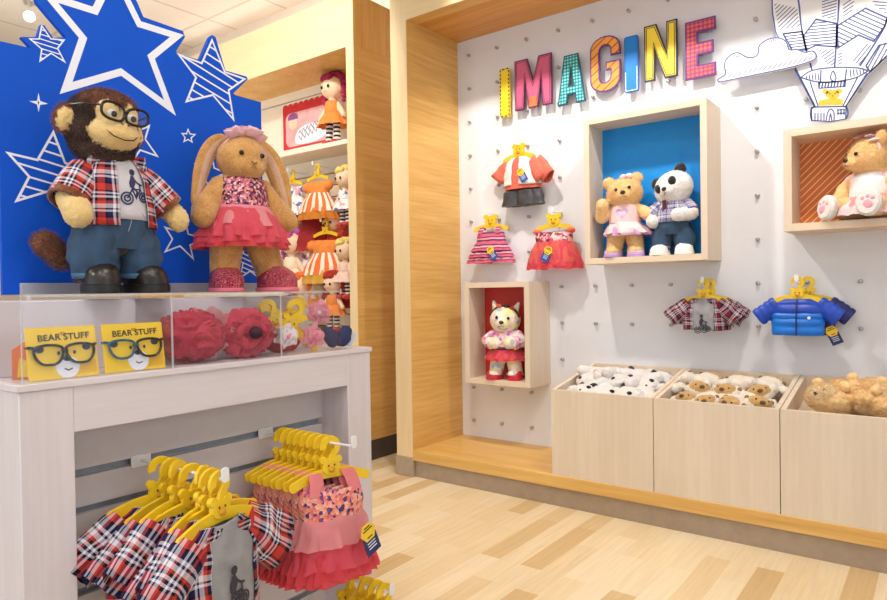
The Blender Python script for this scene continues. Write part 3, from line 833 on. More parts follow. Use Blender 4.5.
for poly, ang, gap in (([(774, 3), (797, 8), (800, 26), (779, 30)], 38, .014), ([(822, -4), (837, -6), (836, 20), (822, 17)], 4, .012), ([(843, 2), (856, -8), (852, 12), (843, 18)], 28, .013), ([(818, 50), (834, 49), (834, 65), (828, 66)], 30, .013), ([(852, 60), (866, 43), (872, 46), (860, 66)], 50, .013), ([(838, 54), (842, 52), (842, 64), (838, 66)], 20, .012), ([(876, -5), (887, 0), (886, 14), (872, 3)], -20, .012)):
    for s_ in clip_stripes(wl(*poly), ang, gap): ln.append((.0024, s_))
L(.0035, (801, 77.5), (812, 70.5), (834, 67.5), (858, 68), (868, 71)); L(.0035, (801, 77.5), (815, 81.5), (833, 82), (855, 78), (868, 71))
for i in range(5): L(.0025, (806+i*3, 73+abs(i-3)), (807+i*3, 79.5+.2*i)); L(.0025, (850+i*3.3, 69.5), (851+i*3.2, 77-i*.8))
for a, b in (((795, 69.5), (814.5, 106.5)), ((810, 81.6), (818, 106)), ((857.7, 77), (843, 106)), ((867, 73), (846, 106)), ((821, 70), (820.5, 82)), ((846.5, 69), (845, 82))): L(.0032, a, b)
ln.append((.003, wl((818.6, 82.5), (845.4, 81), (845, 86.5), (819, 88.3), (818.6, 82.5))))
for s_ in clip_stripes(wl((818.6, 82.5), (845.4, 81), (845, 86.5), (819, 88.3)), 80, .011): ln.append((.0035, s_))
L(.003, (834, 82), (830.5, 78), (833, 71), (836, 78), (834, 82)); L(.004, (813, 107), (845.5, 106.5))
L(.004, (812, 107), (810.5, 114), (812, 121)); L(.004, (846, 106), (848, 113), (846, 119))
for x in (815, 818, 821, 824): L(.003, (x, 113), (x, 121))
L(.003, (826, 121), (828, 112), (831, 109), (834, 113), (834, 121)); L(.003, (829, 121), (830.5, 114), (832, 121))
for y in (110, 113.5): L(.003, (837, y), (845, y-.5))
for x in (838, 841, 844): L(.003, (x, 109), (x, 115))
def bear_fig(r, fr):
    mb = MB(); ye = plain('marigold_print', (246, 186, 54), .5, noise_amt=.06, nscale=60)
    def disc(c, a, b): mb.prism([W(c[0]+a*math.cos(i*math.pi/9), c[1]-b*math.sin(i*math.pi/9)) for i in range(18)], fr, .0006, 0, .0001)
    disc((832.5, 94.5), 7, 4.8); disc((825.5, 91.5), 3.2, 2.4); disc((839.3, 91), 3.2, 2.4)
    mb.prism(wl((818, 105.6), (819, 100.5), (826, 99), (838, 98.5), (843, 99.6), (843, 105)), fr, .0006, 0, .0001)
    mb.build('bear_print', ye, r)
    mb = MB()
    for c in ((830, 93.6), (835, 93.4), (832.6, 96)): mb.prism([W(c[0]+.9*math.cos(i), c[1]+.9*math.sin(i)) for i in range(6)], fr, .0004, 0, .0007)
    mb.build('bear_face_print', plain('brown_print', (150, 84, 40), .6), r)
art('balloon_cutout', 'white hot-air balloon cut-out with blue line drawing and yellow bear in its basket', 'wall cut-out', bo, YA, ln, extra=bear_fig)

# ------------------------------------------------------------------ blue star panel standing on the console
XP = -1.594
def S(x, y): p = on(x, y, 0, XP); return (p.y-.544, p.z-ZT)
po = [(2, 294), (-3, 40.5), (31, 48), (21, 37), (37, 37), (41, 24.5), (44.5, 25.5), (53, 37.7), (66, 37.2), (37, 3), (34, -6), (42, -14), (88, 0), (110, -42), (118, -43), (143.5, 17), (183, 31), (185, 37), (176, 51), (178, 53.5), (199.3, 60), (209.5, 37), (212.5, 35), (215.5, 37), (225.5, 70.4), (246.5, 76.5), (248, 79), (233.4, 93.4), (236, 95.3), (261, 102.2)]
sp_ = [S(*p) for p in po]
sp_[0] = (0, .001); sp_.append((sp_[-1][0], .001))
st = thing('star_panel', 'bright blue panel with white outlined stars standing behind the two big toys', 'display panel', (XP, .544, ZT))
FS = ((0, 0, 0), (0, 1, 0), (0, 0, 1), (1, 0, 0))
blue_board = plain('royal_blue_board', (0, 82, 204), .6, noise_amt=.02, nscale=4, spec=.25)
MB().prism(sp_, FS, .012, 0, -.012).build('panel_board', blue_board, st)
def star(name, px_, w, stripe=None, label=None):
    P = [S(*p) for p in px_]; mb = MB(); ribbon_poly(mb, P, w, FS, .0006, .0001, True)
    if stripe:
        for s_ in clip_stripes(P, *stripe): ribbon_poly(mb, s_, w*.85, FS, .0005, .0001)
    mb.build(name, white_line, st, label=label)
star('star_outline', [(48, -4), (95, 11), (114, -27), (139, 24), (177, 36), (151, 57), (170, 108), (121, 72), (66, 88), (83, 38)], .0165, None, 'big thick white star outline')
star('striped_star', [(212, 40.3), (224.7, 72), (244.5, 79), (228.6, 90.2), (233.4, 119.5), (212.8, 95), (186.6, 101.3), (196, 77.5), (178.7, 54.6), (201.7, 63.3)], .005, (-17, .0235, .1))
star('striped_star', [(53.3, 132.5), (65, 163), (90, 170), (68, 186), (74, 214), (46.7, 191.7), (16.7, 200.8), (29.2, 176.7), (8.3, 153.3), (37.5, 160)], .005, (-11, .0225, .1))
star('striped_star', [(41.7, 25.8), (50.8, 39), (64, 40), (57.5, 48.3), (64.7, 62), (51, 53.3), (40, 61), (41.7, 49), (30, 39), (39, 39)], .0028, (-3, .0105, .2))
star('star_outline', [(149, 126), (145, 139), (157, 156), (140, 150), (128, 168), (126, 150), (108, 148), (124, 138), (120, 120), (136, 132)], .0042)
star('star_outline', [(185, 218), (188, 234), (204, 239), (190, 245), (193, 258.6), (180, 246), (165.3, 251.5), (172.4, 239), (165.3, 227.5), (177, 231)], .0042)
star('star_outline', [(188, 129.5), (190, 134), (195, 134.5), (191, 138), (192, 142), (188, 139.5), (184, 141.5), (185, 137.5), (182, 133.5), (186.5, 133.8)], .003)
star('star_outline', [(195, 164), (206, 166), (212, 154), (214, 168), (226, 173), (214, 178), (212, 190), (205, 180), (193, 184), (200, 173)], .0042)
star('striped_star', [(246, 240), (252, 252), (266, 254), (255, 262), (259, 278), (250, 271), (240, 278), (243, 263), (232, 255), (243, 253)], .0036, (-20, .0125, .1))
P = [S(*p) for p in ((38.4, 93), (40, 101), (48, 103.8), (40, 105), (38.5, 112), (37, 104.5), (29, 101), (37, 101))]
MB().prism([P, [S(*p) for p in ((38.4, 100.5), (39.3, 102.6), (38.5, 105), (37.4, 102.8))]], FS, .0006, 0, .0001).build('sparkle', white_line, st)
sx0, sx1 = S(19, 290)[0], S(262.5, 290)[0]
MB().prism([(sx0, .0006), (sx1, .0006), (sx1, .026), (sx0, .026)], FS, .010, 0, .001).build('base_channel', plain('grey_channel', (176, 178, 190), .4, .2, .02), st, bevel=.001)
# ------------------------------------------------------------------ plush toys
T3 = lambda p, c, M: tuple(Vector(c) + M @ Vector(p))
def eyes(parent, hc, M, pts, r, mat=None):
    for p in pts:
        MB().ball(T3(p, hc, M), (r, r*.7, r), 0, M).build('eye', mat or black, parent)
def line(parent, name, pts, r, mat, hc=None, M=None, closed=False):
    if M is not None: pts = [T3(p, hc, M) for p in pts]
    return MB().tube(pts, r, 6, closed=closed).build(name, mat, parent)
def shoe(parent, p, yaw, L, w, h, mats, name='shoe', pitch=0, strap=None, sole=.25, laces=None, stripes_=None):
    """rounded toy shoe pointing to -Y"""
    M = rot(pitch, 0, yaw); mb = MB()
    def ring(z, k, s, y0=0): return (T3((0, -L*.08+y0, z), p, M), M @ Vector((w/2*k, 0, 0)), M @ Vector((0, L/2*s, 0)))
    mb.loft([ring(h*sole, .97, .97), ring(h*.5, .98, .96), ring(h*.75, .86, .82, L*.04), ring(h*.95, .66, .56, L*.12), ring(h, .5, .42, L*.15)], 22, 0, pw=2.3)
    o = mb.build(name, mats[0], parent)
    mb = MB().loft([ring(0, .97, .97), ring(h*.04, 1.04, 1.03), ring(h*sole, 1.04, 1.03), ring(h*sole*1.15, .96, .96)], 22, 0, pw=2.3)
    mb.build('sole', mats[1], o)
    if laces:
        mb = MB()
        for i in range(3):
            y = -L*.26+i*L*.13; z = h*(.74+.09*i)
            mb.tube([T3((x*w, y, z-abs(x)*h*.35), p, M) for x in (-.3, -.15, 0, .15, .3)], h*.05, 6)
        mb.build('laces', laces, o)
    if strap:
        MB().tube([T3((w*.53*math.cos(R(a)), -L*.08, h*.45+h*.40*math.sin(R(a))), p, M) for a in range(0, 181, 20)], h*.075, 8).build('strap', strap, o)
    return o
def dress(parent, bod, skirt, top_mat, layers, n=20, name='dress', waist=None):
    """bodice sections [(z,xc,yc,rx,ry)] and ruffled skirt layers [(mat, rows, waves, amp)]"""
    o = MB().loft(rowrings(bod), 32, caps=(False, False)).build(name, top_mat, parent, solid=.002)
    for i, (mt, rows, k, amp) in enumerate(layers):
        MB().loft(rowrings(rows, 5), 150, caps=(False, False), fold=ruffle(k, amp, i*1.3), jit=.006, seed=i).build('skirt_layer', mt, o)
    return o

tan_f = fur('tan_plush', (220, 166, 98), (182, 126, 66)); brown_f = fur('brown_fur', (84, 46, 28), (38, 20, 13), 160)
rust_f = fur('rust_fur', (146, 84, 44), (92, 48, 24), 160); cream_f = fur('cream_plush', (244, 210, 146), (230, 190, 120), 260)
shirt_m = plaid('red_navy_plaid', .075); tee_m = plain('grey_tee', (205, 200, 206), .85, noise_amt=.05, bumps=.3)
jean_m = denim('blue_denim', (24, 66, 104), (8, 28, 56)); leather = plain('black_leather', (34, 29, 28), .28, 0, .08, 40, .15, 60)
rubber = plain('black_rubber', (24, 20, 20), .5)
# ---- monkey
mk = thing('plush_monkey', 'brown plush monkey in black glasses, plaid shirt and jeans', 'plush toy', (-1.44, .717, ZT), R(90), None, .955)
hc = (-.034, -.005, .370); HM = rot(10, 3, 4)
E_ = lambda p, r, c, rt=(0, 0, 0): ('e', T3(p, hc, HM), r, HM @ rot(*rt), c)
pr = [E_((0, .012, .012), (.072, .070, .066), 0), E_((0, .0, -.03), (.066, .060, .048), 0),
      E_((0, -.012, .052), (.058, .052, .030), 2), E_((0, -.054, -.010), (.055, .040, .035), 1), E_((.0, -.070, .0), (.030, .022, .023), 1), E_((0, -.026, -.052), (.060, .044, .028), 0), E_((0, -.008, -.012), (.074, .054, .048), 0),
      E_((-.023, -.054, .032), (.024, .018, .026), 1), E_((.023, -.054, .032), (.024, .018, .026), 1),
      E_((-.076, .010, .004), (.024, .014, .032), 2, (0, 12, 0)), E_((.076, .010, .004), (.024, .014, .032), 2, (0, -12, 0)),
      E_((-.083, .0, .002), (.015, .010, .024), 1, (0, 12, 0)), E_((.083, .0, .002), (.015, .010, .024), 1, (0, -12, 0)),
      ('c', (-.02, 0, .31), (-.012, 0, .25), .048, .060, 0), ('e', (-.01, 0, .21), (.070, .058, .09), None, 0), ('e', (-.01, .004, .13), (.074, .060, .05), None, 0),
      ('c', (-.072, 0, .268), (-.112, -.018, .205), .030, .028, 2), ('c', (-.112, -.018, .205), (-.110, -.042, .182), .028, .030, 1), ('e', (-.108, -.045, .172), (.030, .030, .032), None, 1),
      ('c', (.056, 0, .268), (.104, -.012, .212), .030, .027, 2), ('c', (.104, -.012, .212), (.124, -.030, .186), .027, .027, 1), ('e', (.128, -.034, .176), (.025, .026, .030), None, 1),
      ('c', (-.05, 0, .12), (-.055, 0, .04), .042, .036, 0), ('c', (.03, 0, .12), (.042, 0, .04), .042, .036, 0),
      ('c', (-.04, .06, .078), (-.090, .085, .082), .018, .023, 0), ('c', (-.090, .085, .082), (-.124, .080, .114), .023, .025, 2)]
mb_ = fuse(pr, 'body', [brown_f, cream_f, rust_f], mk, .0042, 4, .0022, 130, {1: .0025})
pile(mb_, (0,), .30, .47, 9000, .0055, 0, 'head_fur'); pile(mb_, (2,), .31, .47, 2600, .006, 2, 'crown_fur'); pile(mb_, (0, 2), .03, .16, 2200, .0065, 2, 'tail_fur', -.078)
eyes(mk, hc, HM, [(-.022, -.0715, .030), (.022, -.0715, .030)], .0095, plain('eye_white', (235, 230, 225), .2))
eyes(mk, hc, HM, [(-.020, -.077, .029), (.024, -.077, .029)], .0065)
line(mk, 'mouth', [(-.035, -.083, -.008), (-.022, -.0910, -.018), (0, -.0950, -.022), (.022, -.0910, -.018), (.035, -.083, -.008)], .0013, blacksoft, hc, HM)
for s in (-1, 1): line(mk, 'nostril', [(s*.010, -.0905, .014), (s*.005, -.0925, .010)], .0018, plain('nose_brown', (92, 60, 44), .5), hc, HM)
gl = thing('glasses', None, None); del_keys = None
gl.parent = mk
for s in (-1, 1):
    line(gl, 'rim', [(s*.0275+.0255*math.copysign(abs(math.cos(R(a)))**.75, math.cos(R(a))), -.088+abs(math.cos(R(a)))*.003, .033+.0178*math.copysign(abs(math.sin(R(a)))**.8, math.sin(R(a)))+.0022*s*math.cos(R(a))) for a in range(0, 360, 15)], .0030, black, hc, HM, True)
    line(gl, 'temple', [(s*.052, -.085, .040), (s*.066, -.045, .040), (s*.074, .005, .034)], .0024, black, hc, HM)
    MB().loft([(T3((s*.0275, -.088, .033), hc, HM), HM @ Vector((.024, 0, 0)), HM @ Vector((0, 0, .017))), (T3((s*.0275, -.0875, .033), hc, HM), HM @ Vector((.024, 0, 0)), HM @ Vector((0, 0, .017)))], 20).build('lens', glass, gl)
line(gl, 'bridge', [(-.004, -.088, .037), (0, -.089, .040), (.004, -.088, .037)], .003, black, hc, HM)
# clothes
jb = MB()
jb.loft(rowrings([(.036, -.054, -.002, .042, .042), (.055, -.055, 0, .049, .048), (.085, -.056, 0, .055, .053), (.12, -.051, 0, .055, .056), (.165, -.036, 0, .052, .056)]), 30, caps=(True, True), jit=.006, jf=45)
jb.loft(rowrings([(.036, .044, -.002, .041, .042), (.055, .045, 0, .047, .048), (.085, .043, 0, .053, .053), (.12, .036, 0, .054, .056), (.165, .018, 0, .052, .056)]), 30, caps=(True, True), jit=.006, jf=45, seed=3)
jb.loft(rowrings([(.10, -.009, 0, .070, .056), (.14, -.010, 0, .090, .064), (.185, -.010, 0, .086, .066)]), 36, caps=(True, True), jit=.002)
jn = jb.build('jeans', jean_m, mk)
seam = plain('seam_thread', (150, 160, 176), .7)
line(jn, 'fly_seam', [(-.006, -.0655, .18), (-.004, -.0665, .16), (-.010, -.0640, .138)], .0008, seam)
line(jn, 'pocket_seam', [(.022, -.0625, .182), (.032, -.0620, .168), (.052, -.0560, .160), (.066, -.0480, .158)], .0008, seam)
for i, (x, z) in enumerate(((-.054, .040), (.044, .040))):
    MB().loft(rowrings([(z-.006, x, -.002, .0435, .0435), (z+.006, x, -.001, .046, .0455)], 2), 28, caps=(False, False)).build('trouser_cuff', denim('pale_denim', (52, 96, 132), (26, 60, 92)), jn, solid=.003)
tee = [(.165, -.008, 0, .082, .066), (.22, -.010, 0, .078, .066), (.27, -.012, -.001, .068, .058), (.30, -.016, -.003, .050, .048), (.312, -.018, -.004, .046, .044)]
tt = MB().loft(rowrings(tee), 36, caps=(False, False)).build('tee_shirt', tee_m, mk, solid=.0015)
MB().loft(rowrings([(.308, -.018, -.004, .0485, .0465), (.315, -.018, -.004, .048, .046)], 1), 30, caps=(False, False)).build('collar_rib', plain('grey_rib', (222, 216, 220), .8), tt, solid=.003)
sh = [(.150, -.008, 0, .091, .072), (.20, -.010, 0, .087, .073), (.255, -.012, 0, .080, .066), (.285, -.014, -.002, .066, .056), (.304, -.017, -.003, .053, .050)]
st_ = MB().loft(rowrings(sh), 40, arc=(R(-90+30), R(270-14)), fold=ruffle(5, .018, 1), jit=.0025).build('plaid_shirt', shirt_m, mk, solid=.002)
for s, x0, e, hnd in ((-1, -.070, (-.116, -.020, .200), 0), (1, .046, (.108, -.015, .206), 0)):
    a = Vector((x0, 0, .272)); b_ = Vector(e); d = (b_-a).normalized(); u = Vector((0, 1, 0)); w = d.cross(u).normalized(); u2 = w.cross(d)
    rings = []
    for t, rr_ in ((0, .036), (.25, .041), (.6, .041), (.9, .0415), (1.0, .042)):
        rings.append((a.lerp(b_, t), w*rr_, u2*rr_*.98))
    MB().loft(rings, 26, caps=(True, False), jit=.003, uoff=.02*s, fold=ruffle(4, .03)).build('sleeve', shirt_m, st_)
    MB().loft([(b_-d*.008, w*.0425, u2*.042), (b_+d*.006, w*.0415, u2*.041), (b_+d*.007, w*.037, u2*.037), (b_-d*.008, w*.037, u2*.037)], 26, caps=(False, False)).build('fur_cuff', rust_f, st_)
for s in (-1, 1):
    xc = -.017+s*.028
    MB().prism([(0, 0), (s*.030, .006), (s*.040, -.020), (s*.012, -.034)] if s > 0 else [(0, 0), (s*.012, -.034), (s*.040, -.020), (s*.030, .006)], ((xc, -.0495, .306), (1, .2*s, 0), (0, -.42, 1), (0, -1, -.3)), .003).build('collar_flap', shirt_m, st_, bevel=.001)
def bike_print(parent, cx, z, k, yf, mat):
    """screen print: a rider on a bicycle"""
    fr = ((0, 0, 0), (1, 0, 0), (0, 0, 1), (0, -1, 0)); mb = MB()
    def pt(p): return (cx+p[0]*k, z+p[1]*k)
    def conv(m0):
        m0.v = [(x, yf(x, zz)-.0004+y, zz) for x, y, zz in m0.v]; return m0
    for c, r_ in (((-.9, -1), .62), ((1.0, -.72), .5)):
        for rad in (r_, r_*.5): ribbon_poly(mb, [pt((c[0]+rad*math.cos(i*.35), c[1]+rad*math.sin(i*.35))) for i in range(18)], .16*k, fr, .0006, .0002, True)
    for p in ([(-.9, -1), (-.3, .0), (.7, .1), (1.0, -.72)], [(-.3, 0), (.1, -.9), (.7, .1)], [(.7, .1), (.62, .55), (1.0, .6)], [(-.4, .15), (-.1, .15)]): ribbon_poly(mb, [pt(q) for q in p], .16*k, fr, .0006, .0002)
    mb.prism([pt(q) for q in ((-.55, .2), (-.1, .15), (.15, .7), (.1, 1.2), (-.1, 1.5), (-.35, 1.45), (-.45, 1.1), (-.6, .7))], fr, .0006, 0, .0002)
    mb.prism([pt((-.15+.32*math.cos(i*.6), 1.85+.36*math.sin(i*.6))) for i in range(10)], fr, .0006, 0, .0002)
    for p in ([(0, 1.1), (.4, .75), (.8, .6)], [(-.2, .25), (.25, -.2), (.1, -.8)]): ribbon_poly(mb, [pt(q) for q in p], .2*k, fr, .0006, .0002)
    return conv(mb).build('bicycle_print', mat, parent)
def ell_y(xc, yc, rx, ry): return lambda x, z: yc-ry*math.sqrt(max(0, 1-((x-xc)/rx)**2))-.0018
navy_p = plain('navy_print', (44, 46, 88), .7)
bike_print(tt, .006, .232, .021, lambda x, z: -.0018-(.066 if z < .22 else .066-(z-.22)*.16)*math.sqrt(max(0, 1-((x+.01)/(.080 if z < .22 else .080-(z-.22)*.2))**2)), navy_p)
shoe(mk, (-.050, -.014, 0), -14, .112, .078, .074, (leather, rubber), laces=rubber)
shoe(mk, (.049, -.012, 0), 16, .112, .078, .074, (leather, rubber), laces=rubber)

# ---- bunny
bn = thing('plush_bunny', 'tan plush bunny with drooping ears in a pink sequin and tulle dress', 'plush toy', (-1.45, 1.043, ZT), R(90-14))
hc = (0, -.008, .342); HM = rot(10, 2, 4)
E_ = lambda p, r, c, rt=(0, 0, 0): ('e', T3(p, hc, HM), r, HM @ rot(*rt), c)
pinkin = fur('pale_pink_plush', (226, 186, 160), (206, 160, 130), 260)
pr = [E_((0, 0, 0), (.066, .060, .058), 0), E_((0, -.024, -.018), (.050, .048, .034), 0), E_((0, .002, .028), (.050, .048, .036), 0),
      ('c', (0, 0, .30), (0, 0, .26), .040, .052, 0), ('e', (0, 0, .205), (.062, .054, .085), None, 0),
      ('c', (-.056, 0, .270), (-.096, -.010, .215), .027, .031, 0), ('c', (-.096, -.010, .215), (-.110, -.030, .188), .033, .030, 0),
      ('c', (.056, 0, .270), (.092, -.010, .215), .027, .031, 0), ('c', (.092, -.010, .215), (.110, -.030, .186), .033, .030, 0),
      ('c', (-.040, 0, .15), (-.050, -.004, .045), .044, .037, 0), ('c', (.044, 0, .15), (.076, -.004, .045), .044, .038, 0)]
fuse(pr, 'body', [tan_f], bn, .0045, 5, .0016, 110)
for s in (-1, 1):
    a = [(s*.036, .006, .396), (s*.066, .006, .380), (s*.094, .0, .335), (s*.110, -.006, .280), (s*.126, -.012, .215)]
    wid = (.014, .024, .028, .026, .010); nn = Vector((-s*.55, -.82, .12)).normalized()
    def earl(f, off, th):
        rg = []
        for i, p in enumerate(a):
            t = (Vector(a[min(i+1, 4)])-Vector(a[max(i-1, 0)])).normalized(); w = t.cross(nn).normalized(); n2 = w.cross(t)
            rg.append((Vector(p)+nn*off, w*wid[i]*f, n2*th))
        return MB().loft(rg, 18)
    e = earl(1, 0, .008).build('ear', tan_f, bn, sub=2)
    earl(.5, .0042, .0046).build('inner_ear', pinkin, e, sub=2)
eyes(bn, hc, HM, [(-.028, -.0545, .014), (.028, -.0545, .014)], .0062)
nz_ = plain('nose_thread', (150, 96, 66), .6)
line(bn, 'nose', [(-.008, -.0705, -.004), (0, -.0722, -.008), (.008, -.0705, -.004)], .0016, nz_, hc, HM)
line(bn, 'mouth', [(-.011, -.0685, -.021), (-.003, -.0715, -.018), (0, -.0722, -.009), (.003, -.0715, -.018), (.011, -.0685, -.021)], .0010, nz_, hc, HM)
seq = cells('pink_sequins', [(214, 120, 140), (90, 40, 70), (238, 190, 196), (150, 60, 100), (226, 140, 130), (60, 34, 62), (205, 100, 120)], 190, .3, .35)
pink_t = tulle('coral_tulle', (240, 92, 112), .85); pale_t = tulle('pale_pink_tulle', (248, 170, 176), .8); deep_t = tulle('deep_coral_tulle', (236, 74, 88), .92)
d_ = dress(bn, [(.205, 0, 0, .068, .060), (.24, 0, 0, .069, .060), (.270, 0, 0, .064, .056), (.290, 0, -.002, .054, .049)], None, seq,
      [(deep_t, [(.215, 0, 0, .064, .056), (.185, 0, 0, .086, .074), (.145, 0, 0, .106, .090), (.112, 0, 0, .116, .098)], 14, .06),
       (pink_t, [(.216, 0, 0, .066, .058), (.19, 0, 0, .088, .078), (.155, 0, 0, .108, .094), (.124, 0, 0, .118, .102)], 17, .06),
       (pink_t, [(.217, 0, 0, .067, .059), (.19, 0, 0, .090, .080), (.16, 0, 0, .108, .095), (.140, 0, 0, .115, .100)], 13, .07),
       (pale_t, [(.218, 0, 0, .069, .061), (.202, 0, 0, .080, .072), (.185, 0, 0, .092, .082), (.168, 0, 0, .100, .088)], 7, .10)])
MB().loft(rowrings([(.206, 0, 0, .071, .063), (.219, 0, 0, .0712, .0632)], 2), 40, caps=(False, False)).build('waistband', plain('rose_satin', (226, 130, 146), .35), d_, solid=.002)
bow = thing('headband', None, None); bow.parent = bn
for i, (x, y, z, r_) in enumerate(((-.022, -.018, .060, .024), (.008, -.022, .064, .026), (.032, -.016, .058, .020), (-.004, -.004, .070, .024), (-.036, -.01, .054, .018))):
    c = T3((x, y, z), hc, HM)
    MB().loft([(Vector(c)+Vector((0, 0, q*.006)), Vector((r_*f, 0, 0)), Vector((0, r_*f*.8, 0))) for q, f in ((-1, .3), (0, .9), (1.4, 1.15), (2.2, .7), (1.6, .3))], 60, fold=ruffle(7, .14, i), jit=.008, jf=60, seed=i).build('tulle_petal', tulle('blush_tulle', (252, 214, 222), .95), bow)
line(bow, 'band', [T3((.062*math.cos(R(a)), -.008, .063*math.sin(R(a))), hc, HM) for a in range(20, 161, 10)], .002, plain('blush_satin', (244, 190, 200), .4))
glit = cells('rose_glitter', [(176, 34, 66), (206, 60, 92), (240, 160, 170), (150, 24, 54)], 700, .25, .65)
shoe(bn, (-.050, -.012, 0), -10, .112, .086, .066, (glit, plain('pink_sole', (232, 120, 140), .5)), sole=.14)
shoe(bn, (.080, -.014, 0), 26, .114, .088, .070, (glit, plain('pink_sole', (232, 120, 140), .5)), sole=.14, strap=glit)

# ---- toys in the boxes
def plush(label, loc, rz, furs, k=1.0, tilt=(0, 0, 0), arms=None, legs=None, ears='round', hr=(.088, .078, .078), lean=0, inner=None, patches=None, voxel=.0055, hc0=(0, -.006, .318), feet=True, fz=.003, name='plush_bear', muz=0, tz=0):
    r = thing(name, label, 'plush toy', loc, rz, scale=k)
    hc = hc0; M = rot(*tilt); E_ = lambda p, rd, c, rt=(0, 0, 0): ('e', T3(p, hc, M), rd, M @ rot(*rt), c)
    pr = [E_((0, 0, 0), hr, 0), E_((0, -.062, -.018), (.040, .036, .030), muz)]
    ear_c = 1 if patches == 'panda' else 0
    for s in (-1, 1):
        if ears == 'round': pr.append(E_((s*.068, .005, .066), (.032, .016, .030), ear_c))
        elif ears == 'cat': pr.append(('c', T3((s*.05, .0, .05), hc, M), T3((s*.068, .0, .092), hc, M), .022, .010, ear_c))
    pr += [('c', (hc[0]*.6, 0, .265+tz), (0, 0, .22+tz), .046, .056, 0), ('e', (0, 0, .175+tz), (.070, .060, .080), None, 0)]
    for a in (arms or [((-.062, 0, .235), (-.10, -.012, .19), (-.112, -.03, .15)), ((.062, 0, .235), (.10, -.012, .19), (.112, -.03, .15))]):
        c = 1 if patches == 'panda' else 0
        pr += [('c', a[0], a[1], .030, .031, 0), ('c', a[1], a[2], .032, .032, 0)]
    for a in (legs or [((-.042, 0, .12), (-.054, -.004, .04)), ((.042, 0, .12), (.054, -.004, .04))]):
        pr.append(('c', a[0], a[1], .044, .038, 0))
        if feet: pr.append(('e', (a[1][0], a[1][1]-.018, max(.027, a[1][2]-.01)), (.038, .054, .027), None, 0))
    fuse(pr, 'body', furs, r, voxel, 4, fz, 100)
    if patches == 'panda':
        for s in (-1, 1): MB().ball(T3((s*.036, -.064, .014), hc, M), (.021, .016, .027), 0, M @ rot(0, s*25, 0)).build('eye_patch', furs[1], r)
    eyes(r, hc, M, [(-.032, -.073, .016), (.032, -.073, .016)] if patches != 'panda' else [(-.034, -.079, .016), (.034, -.079, .016)], .008)
    MB().ball(T3((0, -.096, -.006), hc, M), (.013, .008, .010), 0, M).build('nose', plain('dark_nose', (54, 36, 34), .35), r)
    line(r, 'mouth', [(-.014, -.093, -.030), (0, -.097, -.024), (.014, -.093, -.030)], .0014, plain('dark_nose', (54, 36, 34), .35), hc, M)
    return r, hc, M
gold_f = fur('golden_plush', (248, 208, 148), (226, 174, 108), 120); white_f = fur('white_plush', (240, 236, 234), (220, 214, 212), 200); blackf = fur('black_plush', (42, 38, 42), (18, 16, 18), 200)
BZ = 1.117+.028
# golden bear with pink dress
tb, hc, M = plush('golden bear in pale pink dress with lilac heart, standing in the blue box', (-1.21, 3.015, BZ+.0005), R(8), [gold_f], .95, (0, -8, 8),
    [((-.062, 0, .235), (-.112, -.020, .205), (-.098, -.055, .262)), ((.062, 0, .235), (.105, -.02, .215), (.128, -.04, .200))], muz=0)
tbb = [c for c in tb.children if c.name.startswith('body')][0]
pile(tbb, (0,), .275, .5, 3500, .005, 0, 'head_fur'); pile(tbb, (0,), .02, .10, 1200, .005, 0, 'leg_fur')
pk = plain('pale_pink_cotton', (246, 206, 208), .8, noise_amt=.04, bumps=.3); lil = plain('lilac_plush', (206, 176, 222), .8, noise_amt=.06, bumps=.4)
d_ = dress(tb, [(.165, 0, 0, .076, .066), (.20, 0, 0, .077, .066), (.235, 0, 0, .072, .062), (.262, 0, -.002, .056, .052)], None, pk,
      [(tulle('lilac_net', (226, 176, 226), .9), [(.172, 0, 0, .070, .062), (.14, .008, 0, .096, .082), (.105, .022, 0, .116, .092)], 11, .08),
       (pk, [(.174, 0, 0, .073, .065), (.145, .006, 0, .100, .084), (.118, .016, 0, .118, .090)], 8, .07)])
hp = [(16*math.sin(t)**3, 13*math.cos(t)-5*math.cos(2*t)-2*math.cos(3*t)-math.cos(4*t)) for t in [i*math.pi/12 for i in range(24)]]
mb = MB().prism([(x*.0019, z*.0017) for x, z in hp], ((0, 0, .218), (1, 0, 0), (0, 0, 1), (0, -1, 0)), .002)
mb.v = [(x, y-.0655*math.sqrt(1-(x/.078)**2)-.002+(z-.20)*.06, z) for x, y, z in mb.v]; mb.build('heart_print', lil, d_)
bw = thing('hair_bow', None, None); bw.parent = tb
for s in (-1, 1): MB().ball(T3((.022+s*.016, -.030, .078), hc, M), (.018, .010, .012), 0, M @ rot(0, s*20, 0), jit=.003).build('bow_loop', pk, bw)
for x in (-.054, .054): shoe(tb, (x, -.012, 0), x*200, .112, .084, .046, (lil, plain('lilac_sole', (188, 150, 208), .7)), 'slipper')
# panda
pd, hc, M = plush('black and white plush panda in jeans, standing in the blue box', (-.985, 3.02, BZ+.0005), R(2), [white_f, blackf], .94, (4, -24, -14),
    [((-.062, 0, .235), (-.098, -.015, .195), (-.086, -.04, .165)), ((.062, 0, .235), (.096, -.030, .195), (.040, -.072, .188))], patches='panda', hr=(.094, .082, .082), hc0=(.006, -.008, .322))
jb = MB()
for s in (-1, 1):
    jb.loft(rowrings([(.045, s*.054, -.004, .047, .046), (.08, s*.052, 0, .054, .052), (.13, s*.040, 0, .050, .056)]), 26, jit=.003, seed=s)
jb.loft(rowrings([(.10, 0, 0, .072, .058), (.13, 0, 0, .086, .066), (.172, 0, 0, .080, .066)]), 30, jit=.002)
jb.build('jeans', jean_m, pd)
sv = plaid('lilac_grey_plaid', .05, [(150, 150, 196), (70, 66, 120), (236, 232, 238), (90, 84, 130)])
